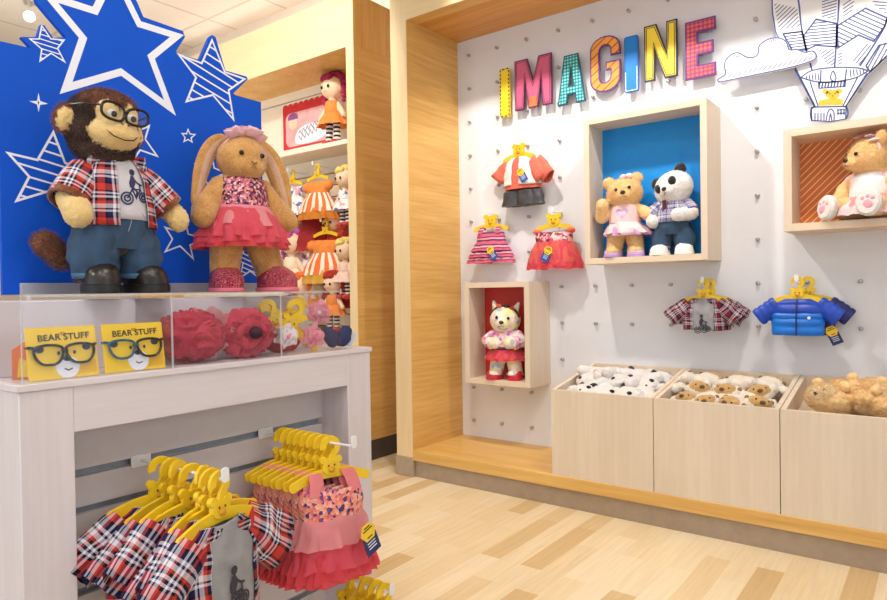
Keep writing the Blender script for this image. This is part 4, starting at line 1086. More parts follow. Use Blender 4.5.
tt = MB().loft(rowrings([(.158, 0, 0, .081, .069), (.21, 0, 0, .078, .067), (.255, .003, 0, .062, .056), (.275, .004, 0, .052, .050)]), 32, caps=(False, False)).build('plaid_shirt', sv, pd, solid=.002)
for a, b_ in (((-.060, 0, .238), (-.096, -.013, .197)), ((.060, 0, .238), (.094, -.028, .197))):
    MB().tube([a, Vector(a).lerp(Vector(b_), .5), b_], [.038, .040, .040], 20).build('sleeve', sv, tt)
MB().prism([(-.009, .0), (.009, .0), (.012, -.075), (0, -.092), (-.012, -.075)], ((-.022, -.062, .262), (1, 0, 0), (0, -.10, 1), (0, -1, 0)), .003, 0, .004).build('necktie', plain('maroon_tie', (96, 38, 52), .7), tt, bevel=.001)
snk = plain('white_canvas', (238, 236, 234), .7, noise_amt=.03)
for x in (-.056, .056): shoe(pd, (x, -.016, 0), x*160, .116, .086, .056, (snk, plain('white_rubber', (244, 242, 238), .4)), 'sneaker', laces=blacksoft, strap=blacksoft)
# patterned cat in the red box
mix_f = cells('floral_plush', [(240, 230, 216), (242, 230, 150), (240, 216, 214), (224, 224, 176), (176, 190, 206), (244, 238, 228), (238, 222, 206)], 38, .9, 0)
b2z = BOXES[1][2]+.028
kt, hc, M = plush('multicoloured floral plush cat in a coral skirt, standing in the red box', (-1.888, 3.02, b2z+.0005), R(14), [mix_f], 1.0, (2, 4, 6), 
    [((-.060, 0, .235), (-.088, -.03, .20), (-.040, -.070, .196)), ((.060, 0, .235), (.088, -.03, .20), (.040, -.070, .196))], ears='cat', hr=(.084, .074, .076), fz=.001, name='plush_cat')
bl = cells('rosy_floral', [(244, 226, 230), (240, 150, 176), (250, 240, 240), (206, 120, 180), (246, 206, 214)], 60, .8, 0)
d_ = dress(kt, [(.150, 0, 0, .074, .066), (.20, 0, 0, .076, .066), (.235, 0, 0, .070, .060), (.262, 0, 0, .054, .050)], None, bl,
      [(deep_t, [(.165, 0, 0, .070, .062), (.135, 0, 0, .094, .08), (.102, 0, 0, .112, .092)], 11, .09), (pink_t, [(.168, 0, 0, .072, .064), (.14, 0, 0, .098, .083), (.115, 0, 0, .110, .092)], 14, .09)])
MB().loft(rowrings([(.160, 0, 0, .077, .069), (.176, 0, 0, .077, .069)], 1), 30, caps=(False, False)).build('belt', plain('crimson_belt', (120, 24, 46), .4), d_, solid=.003)
for s in (-1, 1): MB().tube([(s*.058, 0, .236), (s*.088, -.028, .202), (s*.060, -.055, .198)], [.036, .042, .038], 18).build('sleeve', bl, d_)
hb = thing('headband', None, None); hb.parent = kt
line(hb, 'band', [T3((.080*math.cos(R(a)), -.02, .076*math.sin(R(a))), hc, M) for a in range(15, 166, 10)], .007, plain('dark_floral_band', (66, 42, 44), .7))
for a, c in ((60, (190, 60, 70)), (85, (80, 50, 60)), (112, (200, 90, 60))): MB().ball(T3((.080*math.cos(R(a)), -.028, .078*math.sin(R(a))), hc, M), (.014, .010, .014), jit=.004).build('band_flower', plain('petal%d' % a, c, .7), hb)
crm = plain('crimson_patent', (196, 40, 62), .3)
for x in (-.054, .054): shoe(kt, (x, -.014, 0), x*260, .112, .082, .054, (crm, crm), 'sandal', strap=plain('gold_strap', (206, 160, 80), .4))
# seated bear in the orange box
b3z = BOXES[2][2]+.030
sb, hc, M = plush('golden plush bear in a pale pink dress, sitting in the orange striped box', (-.225, 3.025, b3z+.0005), R(-26), [gold_f, white_f], .97, (4, 6, -30),
    [((-.062, 0, .170), (-.100, -.012, .13), (-.105, -.035, .095)), ((.062, 0, .170), (.10, -.012, .13), (.112, -.03, .095))],
    [((-.040, -.02, .052), (-.085, -.115, .050)), ((.045, -.03, .052), (.070, -.125, .050))], hc0=(0, -.010, .250), feet=False, muz=0, tz=-.078)
for p, q in (((-.085, -.115, .050), (-.3, -.95, .15)), ((.070, -.125, .050), (.2, -.95, .15))):
    q = Vector(q).normalized(); a = q.cross(Vector((0, 0, 1))).normalized(); u = a.cross(q); p = Vector(p)+q*.018
    f = MB().loft([(p-q*.02, a*.030, u*.034), (p-q*.005, a*.043, u*.050), (p+q*.014, a*.045, u*.052), (p+q*.024, a*.036, u*.044), (p+q*.026, a*.01, u*.012)], 24, jit=.002).build('foot', white_f, sb)
    mb = MB(); mb.ball(p+q*.024-u*.010, (.020, .006, .018)); mb.build('paw_pad', plain('pink_pad', (240, 166, 186), .7), f)
    for i in (-1, 0, 1): MB().ball(p+q*.024+u*(.020-abs(i)*.006)+a*.017*i, (.008, .005, .008)).build('toe_pad', plain('pink_pad', (240, 166, 186), .7), f)
sbb = [c for c in sb.children if c.name.startswith('body')][0]
pile(sbb, (0,), .205, .5, 3500, .005, 0, 'head_fur')
wht = plain('white_cotton', (240, 232, 236), .8, noise_amt=.03, bumps=.3)
d_ = dress(sb, [(.055, 0, 0, .080, .068), (.11, 0, 0, .080, .068), (.150, 0, 0, .074, .063), (.184, 0, -.002, .058, .053)], None, wht,
      [(pk, [(.095, 0, 0, .076, .066), (.07, 0, -.01, .105, .09), (.045, 0, -.02, .130, .112), (.018, 0, -.02, .138, .120)], 12, .08), (pale_t, [(.098, 0, 0, .078, .068), (.078, 0, -.006, .104, .09), (.056, 0, -.012, .122, .106)], 15, .07)])
for s in (-1, 1): MB().ball((s*.070, -.004, .160), (.034, .030, .034), jit=.004).build('puff_sleeve', pk, d_)
fc = thing('flower_headband', None, None); fc.parent = sb
line(fc, 'band', [T3((.086*math.cos(R(a)), -.01, .080*math.sin(R(a))), hc, M) for a in range(15, 166, 10)], .005, pk)
for i, a in enumerate((45, 68, 90, 112, 135)): MB().loft([(Vector(T3((.086*math.cos(R(a)), -.020, .084*math.sin(R(a))), hc, M))+Vector((0, 0, z*.005)), Vector((.02*f, 0, 0)), Vector((0, .018*f, 0))) for z, f in ((-1, .3), (0, 1), (1, .8), (1.5, .2))], 30, fold=ruffle(5, .15), jit=.003, seed=i).build('fabric_flower', (pk, plain('grey_lilac', (176, 160, 180), .8), pale_t)[i % 3], fc)
# ------------------------------------------------------------------ hangers, hooks, clothes
def make_hanger(label, loc, rz, group=None, w=.092, scale=1, head=True, big=1.0, hook=True):
    """flat yellow hanger: fat hook over a rod at the origin, bear head, bowed bar with round ends"""
    r = thing('clothes_hanger', label, 'hanger', loc, rz, group, scale)
    fr = ((0, 0, 0), (1, 0, 0), (0, 0, 1), (0, -1, 0)); th = .007
    c = (0, -.012); ri, ro = .0105, .0255
    out_ = arcpts(c[0], c[1], ro, ro, 195, -62, 22); inn = arcpts(c[0], c[1], ri, ri, -62, 195, 18)
    if hook: MB().prism(out_+[(.009, -.044), (.008, -.056), (-.008, -.056), (-.006, -.040)]+inn, fr, th, 0, -th/2).build('hook', yellow, r, bevel=.0012)
    if head:
        hz = -.058 if big == 1 else -.048
        hp_ = arcpts(0, hz, .0225, .019, 148, 392, 18)+arcpts(.0185, hz+.0155, .0095, .0095, -50, 130, 8)+arcpts(0, hz, .0215, .0195, 68, 112, 4)+arcpts(-.0185, hz+.0155, .0095, .0095, 50, 230, 8)
        hp_ = [(p[0]*big, hz+(p[1]-hz)*big) for p in hp_]
        h = MB().prism(hp_, fr, th+.004, 0, -th/2-.001).build('bear_head', yellow, r, bevel=.0015)
        mb = MB(); mb.ball((0, -.0085, hz-.006*big), (.0085*big, .0045, .0065*big)); mb.build('muzzle', plain('amber_plastic', (226, 158, 34), .45), h)
        for s in (-1, 1): MB().ball((s*.0075*big, -.0082, hz+.004*big), (.0022*big, .0015, .0026*big), 0, None, 10, 6).build('eye', plain('brown_dot', (110, 62, 24), .4), h)
    z0 = -.084
    top = [(x*w, z0+.012-.020*x*x) for x in [i/7-1 for i in range(15)]]
    bar = [(p[0], p[1]+.0115) for p in top]; bot = [(p[0], p[1]-.0115) for p in reversed(top)]
    e1 = [(w+.0115*math.cos(R(a)), top[-1][1]+.0115*math.sin(R(a))) for a in (60, 30, 0, -30, -60)]
    e0 = [(-w-.0115*math.cos(R(a)), top[0][1]+.0115*math.sin(R(a))) for a in (-60, -30, 0, 30, 60)]
    MB().prism(bar+e1+bot+e0, fr, th, 0, -th/2).build('bar', yellow, r, bevel=.0015)
    return r
paper_y, paper_b = plain('yellow_card', (244, 204, 50), .6, noise_amt=.01), plain('blue_card', (28, 84, 170), .6, noise_amt=.02)
def make_tag(parent, p, k=1.0, M=None, navy=False):
    M = M or Matrix.Identity(3)
    u, v, n = M @ Vector((1, 0, 0)), M @ Vector((0, 0, 1)), M @ Vector((0, -1, 0))
    fr = (p, u, v, n)
    q = [(x*k, y*k) for x, y in ((-.012, .0), (.012, .0), (.023, .020), (.012, .040), (-.012, .040), (-.023, .020))]
    t = MB().prism([(x*k, y*k) for x, y in ((-.021, -.036), (.021, -.036), (.021, .010), (-.021, .010))], fr, .0012).build('swing_tag', plain('navy_card', (30, 46, 104), .6) if navy else paper_b, parent)
    MB().prism(q, fr, .0012, 0, .0014).build('yellow_hexagon', paper_y, t)
    mb = MB()
    for i, (y, w) in enumerate(((.031, .009), (.025, .014), (.006, .008))): mb.prism([(x*k, z*k) for x, z in ((-w, y), (w, y), (w, y+.0028), (-w, y+.0028))], fr, .0003, 0, .0028)
    mb.build('printed_lines', blacksoft, t)
    mb = MB()
    for y in (-.008, -.015, -.022): mb.prism([(x*k, z*k) for x, z in ((-.012, y), (.012, y), (.012, y+.0022), (-.012, y+.0022))], fr, .0003, 0, .0014)
    mb.build('printed_lines', white_line, t)
    return t
def make_hook(label, base, L, loc_rz, name='display_hook', tilt=0.0):
    """white wire hook reaching out along local -Y with an upturned tip plate"""
    r = thing(name, label, 'display hook', base, loc_rz)
    MB().box(-.022, .022, -.004, -.0006, -.014, .012).build('bracket', white_metal, r, bevel=.001)
    MB().tube([(0, -.003, 0), (0, -L+.004, tilt*L)], .0028, 10).build('rod', white_metal, r)
    z = tilt*L
    MB().prism(rr(-.008, .008, -.004, .024, .006), ((0, -L, z), (1, 0, 0), (0, 0, 1), (0, -1, 0)), .003).build('tip_plate', white_metal, r, bevel=.0008)
    return r
def sleeve(parent, mat, a, b_, r0, r1, fl=.55, seed=0, uoff=0, name='sleeve'):
    a, b_ = Vector(a), Vector(b_); d = (b_-a).normalized(); u = Vector((0, 1, 0)); w = d.cross(u).normalized()
    rings = [(a.lerp(b_, t), w*(r0+(r1-r0)*t), u*(r0+(r1-r0)*t)*fl) for t in (0, .2, .4, .6, .8, 1)]
    return MB().loft(rings, 26, caps=(True, False), jit=.010, seed=seed, uoff=uoff, fold=ruffle(3, .07, seed)).build(name, mat, parent, solid=.0015)
pl2 = plaid('plaid_shirt_cloth', .092); tee2 = plain('grey_marl', (150, 148, 152), .85, noise_amt=.08, bumps=.3)
def make_shirt(label, loc, rz, group=None, scale=1, cloth=None, front_gap=(34, 40), lng=.215, print_=True):
    cloth = cloth or pl2
    r = thing('plaid_shirt', label, 'shirt', loc, rz, group, scale)
    z0 = -.087
    rows = [(z0-lng, 0, 0, .094, .036), (z0-lng*.6, 0, 0, .092, .036), (z0-.05, 0, 0, .094, .034), (z0-.018, 0, 0, .084, .026), (z0+.004, 0, 0, .050, .018)]
    t = MB().loft(rowrings([(a, b_, c, d*.95, e*.9) for a, b_, c, d, e in rows]), 34, caps=(False, False), jit=.003).build('undershirt', tee2, r, solid=.0012)
    p = MB().loft(rowrings(rows), 44, arc=(R(-90+front_gap[1]), R(270-front_gap[0])), fold=ruffle(4, .05, .5), jit=.004).build('shirt_body', cloth, r, solid=.002)
    for s in (-1, 1): sleeve(r, cloth, (s*.066, 0, z0-.022), (s*.158, -.006, z0-.098), .040, .044, .55, s, s*.01)
    for s in (-1, 1):
        q = [(0, 0), (s*.034, -.004), (s*.046, -.034), (s*.014, -.040)]
        MB().prism(q if s > 0 else q[::-1], ((s*.020, -.026, z0+.002), (1, 0, 0), (0, -.35, 1), (0, -1, -.35)), .003).build('collar', cloth, p, bevel=.001)
    if print_: bike_print(t, .0, z0-.125, .024, lambda x, z: -.033*math.sqrt(max(0, 1-(x/.0875)**2))-.004, plain('charcoal_print', (52, 52, 62), .7))
    return r
seq2 = cells('coral_sequin_bodice', [(248, 164, 140), (240, 130, 120), (80, 56, 120), (250, 186, 164), (236, 116, 112), (248, 170, 150), (128, 70, 130), (246, 150, 136)], 130, .4, .15)
def make_dress(label, loc, rz, group=None, tagged=False, scale=1):
    r = thing('tulle_dress', label, 'dress', loc, rz, group, scale)
    z0 = -.080
    o = MB().loft(rowrings([(z0-.098, 0, 0, .078, .038), (z0-.06, 0, 0, .080, .038), (z0-.024, 0, 0, .072, .034)]), 34, caps=(False, False), jit=.003).build('bodice', seq2, r, solid=.002)
    for s in (-1, 1): MB().loft([((s*.050+s*x, y, z), (.017, 0, 0), (0, .003, 0)) for x, y, z in ((0, -.030, z0-.032), (-.006, -.020, z0-.006), (-.010, -.004, z0+.012), (-.008, .016, z0-.004), (0, .026, z0-.03))], 12, jit=.002).build('strap', tulle('pink_net_strap', (246, 150, 156), .9), r)
    for i, (mt, rows, k, amp) in enumerate((
        (deep_t, [(z0-.10, 0, 0, .076, .038), (z0-.15, 0, 0, .092, .048), (z0-.205, 0, 0, .110, .056), (z0-.230, 0, 0, .116, .060)], 19, .06),
        (deep_t, [(z0-.10, 0, 0, .077, .039), (z0-.15, 0, 0, .094, .050), (z0-.195, 0, 0, .110, .058), (z0-.220, 0, 0, .114, .062)], 15, .07),
        (pink_t, [(z0-.10, 0, 0, .078, .040), (z0-.145, 0, 0, .094, .052), (z0-.180, 0, 0, .108, .060), (z0-.196, 0, 0, .112, .064)], 14, .07),
        (pale_t, [(z0-.086, 0, 0, .079, .040), (z0-.118, 0, 0, .094, .052), (z0-.148, 0, 0, .104, .060)], 17, .05))):
        MB().loft(rowrings(rows, 5), 150, caps=(False, False), fold=ruffle(k, amp, i*1.3+.7), jit=.007, seed=i).build('skirt_layer', mt, r)
    if tagged: make_tag(r, (.052, -.088, -.214), 1.0, rot(0, -22, 12), True)
    return r
ordn = ['first', 'second', 'third', 'fourth', 'fifth', 'sixth', 'seventh', 'eighth', 'ninth']
# left hook of the console: plaid shirts
H1 = make_hook('white hook low in the console carrying the plaid shirts', (RX, .72, .648), .305, R(90), tilt=.02)
xs1 = [-1.088, -1.116, -1.146, -1.180, -1.226, -1.256, -1.286]
ang1 = [12, 2, 22, -4, 18, 4, -6]
s0 = h0 = None
for i, (x, a) in enumerate(zip(xs1, ang1)):
    p = (x, .72+random.uniform(-.006, .006)*(i > 0), .648+.008); rz = (R((0, 4, -3, 5, -5, 3, -2)[i]), R((0, -5, 4, -4, 6, -3, 4)[i]), R(90+a))
    lab = 'red and navy plaid shirt, %s from the front on the left console hook' % ordn[i] if i else 'plaid shirt over grey bicycle tee, frontmost on the left console hook'
    hl = 'yellow hanger, %s from the front on the left console hook' % ordn[i] if i else 'frontmost yellow bear-head hanger on the left console hook'
    if i == 0: s0 = make_shirt(lab, p, rz, 'plaid shirts on the console hook'); h0 = make_hanger(hl, p, rz, 'yellow hangers on the left console hook')
    else: again(s0, lab, p, rz); again(h0, hl, p, rz)
# right hook: tulle dresses
H2 = make_hook('white hook in the console carrying the pink tulle dresses', (RX, 1.045, .648), .315, R(90), tilt=.02)
xs2 = [-1.136, -1.160, -1.184, -1.208, -1.232, -1.256, -1.280, -1.304]
d0 = None
for i, x in enumerate(xs2):
    z = .656; p = (x, 1.045, z); rz = R(90-(16, 14, 17, 12, 14, 11, 13, 10)[i])
    lab = 'coral tulle dress, %s from the front on the right console hook' % ordn[i] if i else 'coral tulle dress with a hanging tag, frontmost on the right console hook'
    hl = 'yellow hanger, %s from the front on the right console hook' % ordn[i] if i else 'frontmost yellow bear-head hanger on the right console hook'
    if i == 0:
        d0 = make_dress(lab, p, rz, 'tulle dresses on the console hook', True)
        h = again(h0, hl, p, rz, 'yellow hangers on the right console hook')
    elif i == 1:
        d1 = make_dress(lab, p, rz, 'tulle dresses on the console hook'); again(h0, hl, p, rz, 'yellow hangers on the right console hook')
    else: again(d1, lab, p, rz); again(h0, hl, p, rz, 'yellow hangers on the right console hook')
# third hook at the foot
hb_ = make_hanger('yellow bear-head hanger with a large face holding the striped ruffle dress', (0, 0, 0), 0, None, .098, 1, True, 1.55, False)
H3 = make_hook('white hook near the foot of the console, lowest of the three', (RX, 1.188, .262), .292, R(90))
for i, x in enumerate((-1.105, -1.135, -1.165, -1.20, -1.24)):
    again(h0, 'yellow bear-head hanger %s from the front on the lowest console hook' % ordn[i], (x, 1.188, .268), R(90-12), 'yellow hangers on the lowest hook')

# ---- outfits on the peg wall
def wall_hook(x, z, L, label): return make_hook(label, (x, YW, z), L, 0)
# shorts outfit
coral_c = plain('coral_cotton', (232, 112, 92), .8, noise_amt=.05, bumps=.3); offw = plain('off_white_cotton', (246, 240, 238), .8, noise_amt=.02, bumps=.3)
dk = plain('charcoal_satin', (62, 60, 66), .4, noise_amt=.15, nscale=20)
x, z = -1.838, 1.800
wall_hook(x, z, .085, 'white hook behind the white and coral jacket outfit')
again(hb_, 'yellow bear-head hanger holding the white and coral jacket with shorts', (x, YW-.060, z+.003), R(-6))
r = thing('jacket_outfit', 'white and coral jacket with dark grey shorts hanging on the peg wall', 'outfit', (x, YW-.060, z+.003), R(-6))
rows = [(-.258, 0, 0, .098, .040), (-.20, 0, 0, .100, .040), (-.135, 0, 0, .094, .036), (-.108, 0, 0, .082, .026), (-.088, 0, 0, .050, .018)]
MB().loft(rowrings([(a, b_, c, d*.94, e*.9) for a, b_, c, d, e in rows]), 30, caps=(True, False), jit=.003).build('coral_top', coral_c, r)
j = MB().loft(rowrings([(a+.02 if a < -.25 else a, b_, c, d, e) for a, b_, c, d, e in rows]), 40, arc=(R(-90+14), R(270-14)), fold=ruffle(3, .05), jit=.004).build('jacket_body', offw, r, solid=.002)
sleeve(r, coral_c, (-.075, 0, -.118), (-.150, -.004, -.190), .034, .042, .5, 1)
sleeve(r, coral_c, (.075, 0, -.118), (.160, -.004, -.215), .036, .044, .5, 2)
mb = MB()
for s in (-1, 1): mb.loft(rowrings([(-.268, s*.046, 0, .052, .036), (-.31, s*.050, 0, .058, .038), (-.345, s*.054, 0, .062, .040)]), 26, caps=(True, True), jit=.005, seed=s)
mb.build('shorts', dk, r)
make_tag(r, (.055, -.048, -.195), 1.0, rot(0, -28, 8))
r2 = again(r, 'coral and white outfit half hidden behind the white and coral jacket', (x+.040, YW-.035, z+.003), R(-16))
for c in list(r2.children):
    if c.name.startswith('swing_tag'):
        for q in list(c.children): bpy.data.objects.remove(q)
        bpy.data.objects.remove(c)
# striped dress
x, z = -2.03, 1.432
wall_hook(x, z, .07, 'white hook behind the striped ruffle dress')
hb_.location = (x, YW-.055, z+.003); hb_.rotation_euler = (0, 0, R(6))
r = thing('striped_dress', 'pink and purple striped ruffle dress hanging on the peg wall', 'dress', (x, YW-.055, z+.003), R(6))
stm = stripes('pink_purple_stripes', [(0, (214, 96, 120)), (.36, (92, 50, 112)), (.58, (236, 168, 176)), (.80, (150, 60, 110))], .040, 1, 0, 'UV', .8)
MB().loft(rowrings([(-.175, 0, 0, .090, .040), (-.14, 0, 0, .086, .038), (-.112, 0, 0, .078, .032)]), 30, caps=(False, False), jit=.003).build('bodice', stm, r, solid=.002)
for s in (-1, 1): MB().loft([((s*.052, y, z_), (.016, 0, 0), (0, .003, 0)) for y, z_ in ((-.030, -.118), (-.016, -.092), (0, -.078), (.016, -.095))], 12).build('strap', stm, r)
for i, (za, zb, w0, w1) in enumerate(((-.165, -.215, .090, .122), (-.20, -.250, .108, .140), (-.232, -.282, .122, .150))):
    MB().loft(rowrings([(za, 0, 0, w0, .042), ((za+zb)/2, 0, 0, (w0+w1)/2, .052), (zb, 0, 0, w1, .062)], 5), 130, caps=(False, False), fold=ruffle(13+i, .05, i), jit=.005, uoff=.01*i).build('ruffle_tier', stm, r)
make_tag(r, (.040, -.066, -.232), 1.0, rot(0, -32, 0))
# coral net dress
x, z = -1.632, 1.405
wall_hook(x, z, .075, 'white hook behind the coral net dress')
again(hb_, 'yellow bear-head hanger holding the coral net dress', (x, YW-.060, z+.003), R(2))
r = thing('net_dress', 'coral net party dress with floral bodice hanging on the peg wall', 'dress', (x, YW-.060, z+.003), R(2), None, 1.06)
seq3 = cells('berry_floral', [(206, 96, 120), (120, 36, 60), (236, 170, 180), (160, 60, 90), (240, 200, 200)], 70, .6, .1)
MB().loft(rowrings([(-.158, 0, 0, .094, .040), (-.13, 0, 0, .098, .040), (-.105, 0, 0, .094, .034)]), 30, caps=(False, False), jit=.004).build('bodice', seq3, r, solid=.002)
for s in (-1, 1): MB().ball((s*.090, -.004, -.098), (.024, .018, .013), jit=.004).build('shoulder_frill', coral_c, r)
for i, (mt, a, b_, w1) in enumerate(((deep_t, -.15, -.285, .148), (pink_t, -.148, -.268, .144), (tulle('salmon_tulle', (246, 120, 110), .85), -.146, -.255, .140))):
    MB().loft(rowrings([(a, 0, 0, .094, .040), ((a*.6+b_*.4), 0, 0, .122, .056), (b_, 0, 0, w1, .068)], 6), 150, caps=(False, False), fold=ruffle(15+3*i, .05, i), jit=.007, seed=i).build('skirt_layer', mt, r)
make_tag(r, (-.004, -.078, -.215), 1.0, rot(0, 28, 0))
# plaid shirts and puffer jackets
x, z = -.865, 1.022
wall_hook(x, z, .125, 'white hook carrying the small plaid shirts on the peg wall')
pl3 = plaid('maroon_plaid', .064, [(132, 34, 50), (30, 30, 60), (206, 188, 198), (26, 20, 30)])
a = make_shirt('maroon plaid shirt over a grey tee, front one on the peg wall', (x, YW-.105, z+.003), R(5), 'plaid shirts on the peg wall', .92, pl3, (30, 34), .15)
again(a, 'maroon plaid shirt behind another, nearer the peg wall', (x+.012, YW-.055, z+.003), R(9))
again(h0, 'yellow bear-head hanger holding the front maroon plaid shirt', (x, YW-.105, z+.003), R(5))
again(h0, 'yellow bear-head hanger holding the rear maroon plaid shirt', (x+.012, YW-.055, z+.003), R(9))
x, z = -.488, 1.022
wall_hook(x, z, .135, 'white hook carrying the puffer jackets on the peg wall')
royal, navyq = plain('royal_quilt', (18, 66, 178), .4, 0, .05, 12), plain('bright_blue_quilt', (0, 112, 214), .38, 0, .04, 12)
deepq = plain('navy_quilt', (28, 42, 112), .4, 0, .06, 12)
def puffer(label, loc, rz, lower, upper):
    r = thing('puffer_jacket', label, 'jacket', loc, rz, 'puffer jackets on the peg wall', .88)
    def quilt(rows, mat, name, parent, k):
        rr_ = rowrings(rows, 8); n = len(rr_)
        for i, q in enumerate(rr_):
            f = 1+.055*abs(math.sin(math.pi*k*i/(n-1)))
            rr_[i] = (q[0], Vector(q[1])*(1+(f-1)*.5), Vector(q[2])*(.9+(f-1)*3))
        return MB().loft(rr_, 40, jit=.0025, pw=2.4).build(name, mat, parent)
    b_ = quilt([(-.262, 0, 0, .108, .046), (-.20, 0, 0, .110, .046), (-.158, 0, 0, .108, .044)], lower, 'jacket_body', r, 3)
    quilt([(-.160, 0, 0, .107, .044), (-.118, 0, 0, .098, .038), (-.092, 0, 0, .058, .026)], upper, 'yoke', r, 2)
    for s in (-1, 1):
        A, B = Vector((s*.082, 0, -.115)), Vector((s*.170, -.006, -.182)); d = (B-A).normalized(); w = d.cross(Vector((0, 1, 0)))
        MB().loft([(A.lerp(B, t/12), w*.043*(.92+.1*abs(math.sin(t*math.pi/3.0))), Vector((0, .026, 0))*(.92+.12*abs(math.sin(t*math.pi/3.0)))) for t in range(13)], 24, jit=.002).build('sleeve', upper, r)
    MB().tube([(0, -.055, -.262), (0, -.056, -.20), (0, -.052, -.15), (0, -.040, -.115), (0, -.028, -.095)], .0035, 8).build('zip', plain('dark_zip', (20, 40, 110), .4), r)
    MB().prism(arcpts(.052, -.178, .007, .007, 0, 330, 11), ((0, -.0475, 0), (1, 0, 0), (0, 0, 1), (0, -1, 0)), .003).build('round_badge', white_line, r)
    return r
a = puffer('bright blue puffer jacket, front one on the peg wall', (x, YW-.112, z+.003), R(2), navyq, royal)
b2 = puffer('navy puffer jacket hanging behind the bright blue one', (x+.030, YW-.048, z+.003), R(6), deepq, deepq)
make_tag(b2, (.105, -.062, -.262), 1.15, rot(0, -24, 0), True)
again(h0, 'yellow bear-head hanger holding the bright blue puffer jacket', (x, YW-.112, z+.003), R(2))
again(h0, 'yellow bear-head hanger holding the navy puffer jacket', (x+.030, YW-.048, z+.003), R(6))
# ------------------------------------------------------------------ unstuffed toy skins in the bins
def tray_z(y): return .541-.088+.077*(y-(YP+.016))/(YW-.022-YP-.016)
def skin(label, name, loc, rz, prims, furs, group, extra=None, vox=.006, fz=.0035):
    r = thing(name, label, 'toy skin', loc, rz, group)
    o = fuse(prims, 'body', furs, r, vox, 3, fz, 80)
    if extra: extra(r)
    if name == 'golden_bear_skin': pile(o, (0,), -1, 1, 3000, .008, 0, 'shaggy_fur'); pile(o, (1,), -1, 1, 1500, .008, 1, 'pale_fur')
    return r
def panda_skin(label, loc, rz):
    P = [('e', (0, 0, .035), (.070, .060, .034), None, 0), ('e', (0, .085, .030), (.062, .062, .028), None, 0), ('e', (-.052, .040, .056), (.020, .014, .015), None, 1),
         ('c', (-.055, .07, .028), (-.105, .03, .022), .024, .026, 0), ('c', (.055, .075, .028), (.100, .03, .022), .024, .026, 0), ('c', (-.03, .13, .026), (-.05, .17, .022), .026, .026, 0), ('c', (.03, .13, .026), (.055, .165, .022), .026, .024, 0)]
    def ex(r):
        MB().ball((.028, -.028, .058), (.013, .010, .009)).build('eye_patch', blackf, r)
        MB().ball((0, -.052, .046), (.007, .005, .006)).build('nose', black, r)
        MB().ball((-.03, .168, .038), (.014, .010, .011)).build('paw_pad', plain('pink_pad', (240, 166, 186), .7), r)
    return skin(label, 'panda_skin', loc, rz, P, [white_f, blackf], 'panda skins in the first bin', ex)
gp = 'panda skins in the first bin'
spots = [(-1.308, 2.785, -10, 0, 'at the front left corner'), (-1.215, 2.775, 22, 0, 'at the middle of the front edge'), (-1.108, 2.785, -16, .0, 'at the front right corner'),
         (-1.345, 2.900, -75, .03, 'left in the middle row'), (-1.185, 2.890, -60, .035, 'in the middle'), (-1.085, 2.905, 30, .03, 'right in the middle row'),
         (-1.310, 3.050, 165, .0, 'at the back left'), (-1.205, 3.040, 150, .015, 'at the middle of the back'), (-1.060, 3.040, 110, .0, 'at the back right')]
p0 = None
for x, y, a, dz, where in spots:
    l = 'white and black skin %s of the first bin' % where
    loc = (x, y, tray_z(y)+.030+dz*.5)
    if not p0: p0 = panda_skin(l, loc, R(a))
    else: again(p0, l, loc, (R(12), R(random.uniform(-12, 12)), R(a)))
def pug_skin(label, loc, rz):
    P = [('e', (0, 0, .034), (.060, .052, .032), None, 0), ('e', (0, -.012, .048), (.046, .038, .026), None, 1), ('e', (0, .080, .026), (.056, .058, .026), None, 0), ('c', (-.045, .065, .024), (-.09, .03, .02), .022, .022, 0), ('c', (.045, .065, .024), (.09, .03, .02), .022, .022, 0), ('c', (-.03, .12, .022), (-.045, .155, .02), .022, .022, 0), ('c', (.03, .12, .022), (.05, .155, .02), .022, .022, 0)]
    def ex(r):
        for s in (-1, 1):
            MB().ball((s*.046, .010, .052), (.009, .013, .008), 0, rot(0, s*20, 0)).build('ear', plain('mid_brown_felt', (150, 112, 74), .9), r)
            MB().ball((s*.022, -.030, .064), (.004, .004, .004)).build('eye', black, r)
        MB().ball((0, -.044, .060), (.011, .008, .008)).build('muzzle', plain('dark_brown_felt', (104, 76, 52), .9), r)
    return skin(label, 'pug_skin', loc, rz, P, [fur('cream_white_plush', (242, 234, 222), (224, 212, 196), 200), fur('pug_tan', (212, 172, 112), (180, 136, 78), 200)], 'pug skins in the second bin', ex)
p0 = None
for x, y, a, dz, where in [(-.850, 2.775, -20, .0, 'at the front left corner'), (-.770, 2.770, 10, .0, 'left of the front middle'), (-.680, 2.775, -30, .0, 'right of the front middle'), (-.595, 2.790, 25, .01, 'at the front right corner'),
                     (-.850, 2.905, 30, .02, 'left in the middle row'), (-.725, 2.895, -15, .02, 'in the middle row'), (-.600, 2.915, 15, .02, 'right in the middle row'), (-.850, 3.065, 172, .0, 'at the back left'), (-.720, 3.06, 190, .0, 'at the back middle'), (-.600, 3.065, 176, .0, 'at the back right')]:
    l = 'cream skin with tan face %s of the second bin' % where; loc = (x, y, tray_z(y)+.030+dz*.5)
    if not p0: p0 = pug_skin(l, loc, R(a))
    else: again(p0, l, loc, (R(10), R(random.uniform(-14, 14)), R(a)))
